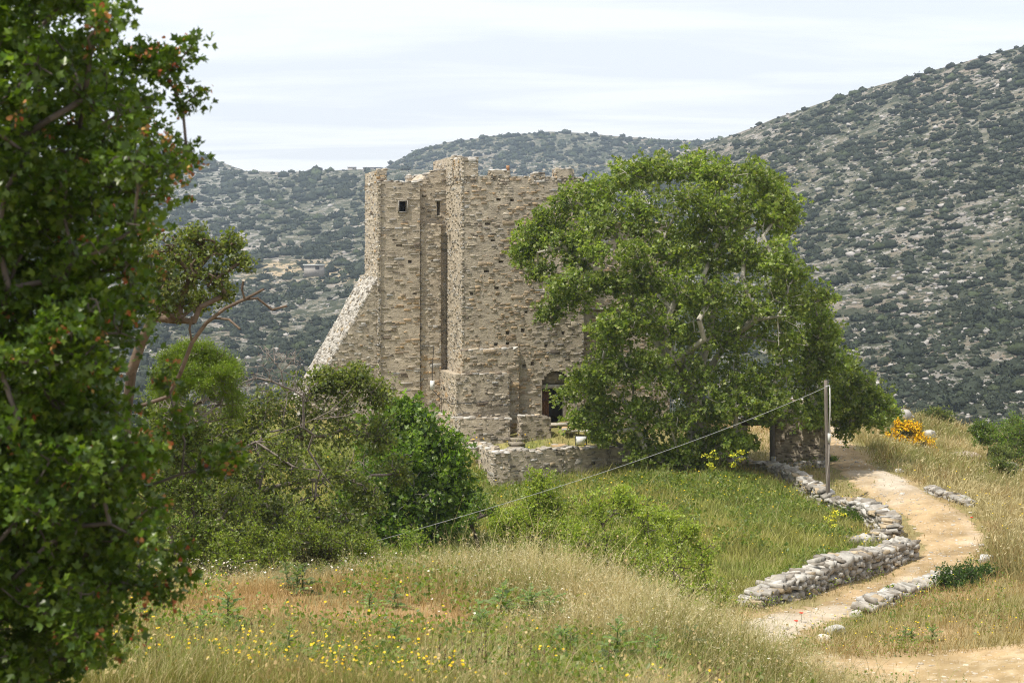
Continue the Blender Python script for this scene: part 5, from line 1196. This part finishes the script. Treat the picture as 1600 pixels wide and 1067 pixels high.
def flowers(name, label, n, D0, D1, wf, cols, size, hh, seed, pet=5, a0=-100, a1=1700):
    r = np.random.RandomState(seed); x, y, px = polar(n, D0, D1, 1.2, r, a0, a1)
    ok = r.rand(n) < np.clip(wf(x, y, px), 0, 1) * (path_d(x, y) > .1); x, y = x[ok], y[ok]; n = len(x)
    h = r.uniform(*hh, n); c = np.stack([x, y, T(x, y) + h], 1); g = G()
    blades(g, x, y, h * 1.03, np.maximum(.004, y * .0002), np.full(n, .0), np.tile((.30, .30, .11), (n, 1)), np.tile((.26, .24, .09), (n, 1)), r)
    a = np.tile(np.arange(pet) * 2 * math.pi / pet, n) + np.repeat(r.uniform(0, 6, n), pet); cc = np.repeat(c, pet, 0)
    tl = np.repeat(unit(np.stack([r.normal(0, .35, n), r.normal(-.35, .35, n), np.ones(n)], 1)), pet, 0)
    d = np.stack([np.cos(a), np.sin(a), np.full(len(a), .15)], 1); d = d - tl * (d * tl).sum(1, keepdims=True) * .9
    leaves(g, cc, unit(d), tl, np.repeat(size * r.uniform(.7, 1.3, n) * np.maximum(1, y / 24), pet), greens(cols, len(cc), r, .1), LEAF_R)
    return tag(g.build(name, M['petal']), label, 'flowers', kind='stuff')
YEL = [((.82, .60, .03), 4), ((.80, .48, .02), 2), ((.80, .70, .12), 1)]
flowers('yellow_flowers', 'yellow daisies dotted over the near meadow', 15000, 12.5, 26, lambda x, y, px: (.03 + .6 * sstep(17.0, 12.8, y) * sstep(180, 330, px) * sstep(900, 480, px) * (.25 + 1.2 * sstep(.45, .6, fbm(x * 1.3, y * 1.3, 64, 2))) + .16 * sstep(.5, .65, fbm(x * .7, y * .7, 61, 2))) * sstep(1250, 1150, px) * .5, YEL, .016, (.12, .36), 5)
flowers('yellow_flowers', 'yellow flowers among the grass of the lower field and verge', 30000, 29, 58, lambda x, y, px: (.06 + .5 * sstep(.52, .66, fbm(x * .3, y * .3, 62, 3))) * .28 * (clear_d(x, y) > 0), YEL, .013, (.2, .5), 6, 4)
flowers('white_flowers', 'small white daisies in front of the tangled bush', 9000, 17, 26, lambda x, y, px: (.02 + .6 * sstep(20.5, 23.2, y) * sstep(230, 330, px) * sstep(640, 520, px) * sstep(.42, .58, fbm(x * .9, y * .9, 63, 2))) * .6, [((.80, .78, .70), 3), ((.78, .70, .62), 1)], .015, (.2, .5), 7)
r = np.random.RandomState(9)
for px, py, lab in ((1349, 900, 'upper red poppy in the strip below the nearest wall'), (1344, 893, 'small red poppy just left of the upper poppy below the nearest wall'), (1278, 925, 'orange red poppy on the verge below the middle of the nearest wall'), (1254, 934, 'red poppy on the verge left of the orange red poppy'), (1252, 974, 'red poppy beside the path where it narrows'), (1244, 987, 'lowest red poppy left of the path'), (1518, 821, 'lone red poppy in the grass right of the path')):
    b = hit(px, py); c = b + (0, 0, .24); root = empty('poppy', b, lab, 'poppy', 'red poppies beside the path'); g = G(); tube(g, [b, c], .005, 3, (.13, .17, .05)); g.build('stem', M['grass'], root)
    a = np.arange(5) * 1.2566; d = unit(np.stack([np.cos(a), np.sin(a), np.full(5, .5)], 1)); g = G(); leaves(g, np.tile(c, (5, 1)), d, np.tile((0, -.3, 1.), (5, 1)), np.full(5, .06), np.tile((.62, .05, .02), (5, 1)), LEAF_R); g.build('petals', M['petal'], root)
# bare dark stalks along the bottom edge
g = G()
for k in range(150):
    p = gpt(r.choice([r.uniform(20, 330), r.uniform(660, 860), r.uniform(1080, 1170), r.uniform(0, 1180)]), r.uniform(12.8, 14.8)); h = r.uniform(.22, .5); q = p + (r.normal(0, .05), r.normal(0, .04), h)
    c = np.array((.17, .125, .08)) * r.uniform(.7, 1.3); tube(g, [p, (p + q) / 2 + r.normal(0, .008, 3), q], [.004, .0035, .002], 3, c, cap=False)
    for j in range(7): t = r.uniform(.45, 1); b = p + (q - p) * t; e = unit(r.normal(0, .5, 3) + (0, 0, .9)); leaves(g, b[None], e[None], r.normal(0, 1, (1, 3)), r.uniform(.018, .035), c[None] * 1.1, LEAF_D)
tag(g.build('dry_stalks', M['grass']), 'dry brown weed stalks at the bottom of the meadow', 'weeds', kind='stuff')
# loose stones on the path
g = G()
for k in range(800):
    i = r.randint(len(PC2)); o = r.normal(0, .62) * PCW2[i]; d = unit(PC2[min(i + 1, len(PC2) - 1)] - PC2[max(i - 1, 0)]); x_, y_ = PC2[i] + np.array([-d[1], d[0]]) * o
    s = np.exp(r.normal(-3.75, .5)); g.add(ROCKS[r.randint(14)] @ rotz(r.uniform(0, 6)) * s * (1, .8, .5) + (x_, y_, T(x_, y_) + .035), ICO2[1], np.array((.52, .48, .42)) * r.uniform(.7, 1.15))
for k in range(500):
    x_ = CLC[0] + r.uniform(-8, 11); y_ = CLC[1] + r.normal(0, .8); s = np.exp(r.normal(-3.7, .5)); g.add(ROCKS[r.randint(14)] @ rotz(r.uniform(0, 6)) * s * (1, .8, .5) + (x_, y_, T(x_, y_) + .025), ICO2[1], np.array((.50, .43, .34)) * r.uniform(.7, 1.15))
tag(g.build('gravel', M['drystone']), 'loose pale stones lying on the path and clearing', 'stones', kind='stuff')

# ------------------------------------------------------------------ air, sky, sun, camera
m, nt, out = newmat('air'); pv = N(nt, 'ShaderNodeVolumePrincipled'); pv.inputs['Color'].default_value = (.66, .80, 1.0, 1); pv.inputs['Density'].default_value = HAZE
pv.inputs['Anisotropy'].default_value = .2; nt.links.new(pv.outputs[0], out.inputs['Volume'])
g = G(); box(g, (0, 900, 140), 1500, 1030, 260, (1, 1, 1)); hz = g.build('haze', m); tag(hz, 'pale blue summer haze', 'haze', kind='stuff')
SUN = unit(np.array([-.38, -.27, .885])); el = math.asin(SUN[2]); az = math.atan2(SUN[0], SUN[1])
ld = bpy.data.lights.new('sun', 'SUN'); ld.energy = 4.8; ld.angle = math.radians(.8); ld.color = (1, .935, .82)
lo = bpy.data.objects.new('sun', ld); COL.objects.link(lo); lo.rotation_euler = Vector(-SUN).to_track_quat('-Z', 'Y').to_euler(); lo.location = (-30, -20, 60)
w = bpy.data.worlds.new('World'); SC.world = w; w.use_nodes = True; nt = w.node_tree; nt.nodes.clear(); L = nt.links.new
wo = N(nt, 'ShaderNodeOutputWorld'); bg = N(nt, 'ShaderNodeBackground'); bg.inputs['Strength'].default_value = .1; L(bg.outputs[0], wo.inputs[0])
sk = N(nt, 'ShaderNodeTexSky'); sk.sky_type = 'NISHITA'; sk.sun_disc = False; sk.sun_elevation = el; sk.sun_rotation = az; sk.altitude = 300; sk.dust_density = 2.5
tc = N(nt, 'ShaderNodeTexCoord')
sx = N(nt, 'ShaderNodeSeparateXYZ'); L(tc.outputs['Generated'], sx.inputs[0])
def mathn(op, a, b=None):
    n = N(nt, 'ShaderNodeMath', operation=op)
    for i, v in enumerate((a, b)):
        if v is None: continue
        if isinstance(v, (int, float)): n.inputs[i].default_value = v
        else: L(v, n.inputs[i])
    return n.outputs[0]
zz_ = mathn('MAXIMUM', mathn('ADD', sx.outputs[2], .05), .02)
cx_ = mathn('DIVIDE', sx.outputs[0], zz_); cy_ = mathn('DIVIDE', sx.outputs[1], zz_)
cb = N(nt, 'ShaderNodeCombineXYZ'); L(cx_, cb.inputs[0]); L(cy_, cb.inputs[1])
mp = N(nt, 'ShaderNodeMapping'); mp.inputs['Scale'].default_value = (.42, .95, 1); mp.inputs['Location'].default_value = (3.1, 1.7, 0); L(cb.outputs[0], mp.inputs[0])
nz = N(nt, 'ShaderNodeTexNoise'); nz.inputs['Scale'].default_value = 1.25; nz.inputs['Detail'].default_value = 7; nz.inputs['Roughness'].default_value = .55; nz.inputs['Distortion'].default_value = .3; L(mp.outputs[0], nz.inputs['Vector'])
rp = N(nt, 'ShaderNodeMapRange'); rp.inputs['From Min'].default_value = .44; rp.inputs['From Max'].default_value = .6; L(nz.outputs['Fac'], rp.inputs['Value'])
# a veil of bright overcast with whiter streaks; the clear sky shows faintly between
veil = N(nt, 'ShaderNodeMix', data_type='RGBA'); veil.inputs['Factor'].default_value = .9; L(sk.outputs[0], veil.inputs['A']); veil.inputs['B'].default_value = (8.55, 8.65, 8.8, 1)
cl = N(nt, 'ShaderNodeMix', data_type='RGBA'); L(mathn('MULTIPLY', rp.outputs[0], .62), cl.inputs['Factor']); L(veil.outputs['Result'], cl.inputs['A']); cl.inputs['B'].default_value = (10.4, 10.35, 10.2, 1)
L(cl.outputs['Result'], bg.inputs['Color'])

cam = bpy.data.cameras.new('camera'); co = bpy.data.objects.new('camera', cam); COL.objects.link(co); SC.camera = co
cam.lens = 50; cam.sensor_width = 36; cam.sensor_fit = 'HORIZONTAL'; cam.clip_end = 6000; cam.clip_start = .1
cam.shift_y = -(533.5 - HY) / 1600.0
co.location = (0, 0, ZE); co.rotation_euler = (math.pi / 2, 0, 0)
cam.dof.use_dof = True; cam.dof.focus_distance = 52; cam.dof.aperture_fstop = 3.8
vs = SC.view_settings; SC.display_settings.display_device = 'sRGB'; vs.view_transform = 'Standard'; vs.look = 'None'; vs.exposure = .26; vs.gamma = 1
SC.cycles.max_bounces = 6; SC.cycles.diffuse_bounces = 3; SC.cycles.transmission_bounces = 3; SC.cycles.volume_bounces = 1; SC.cycles.glossy_bounces = 2
SC.cycles.use_denoising = True; SC.cycles.denoising_prefilter = 'NONE'; SC.cycles.filter_width = 1.1; SC.cycles.caustics_reflective = False; SC.cycles.caustics_refractive = False
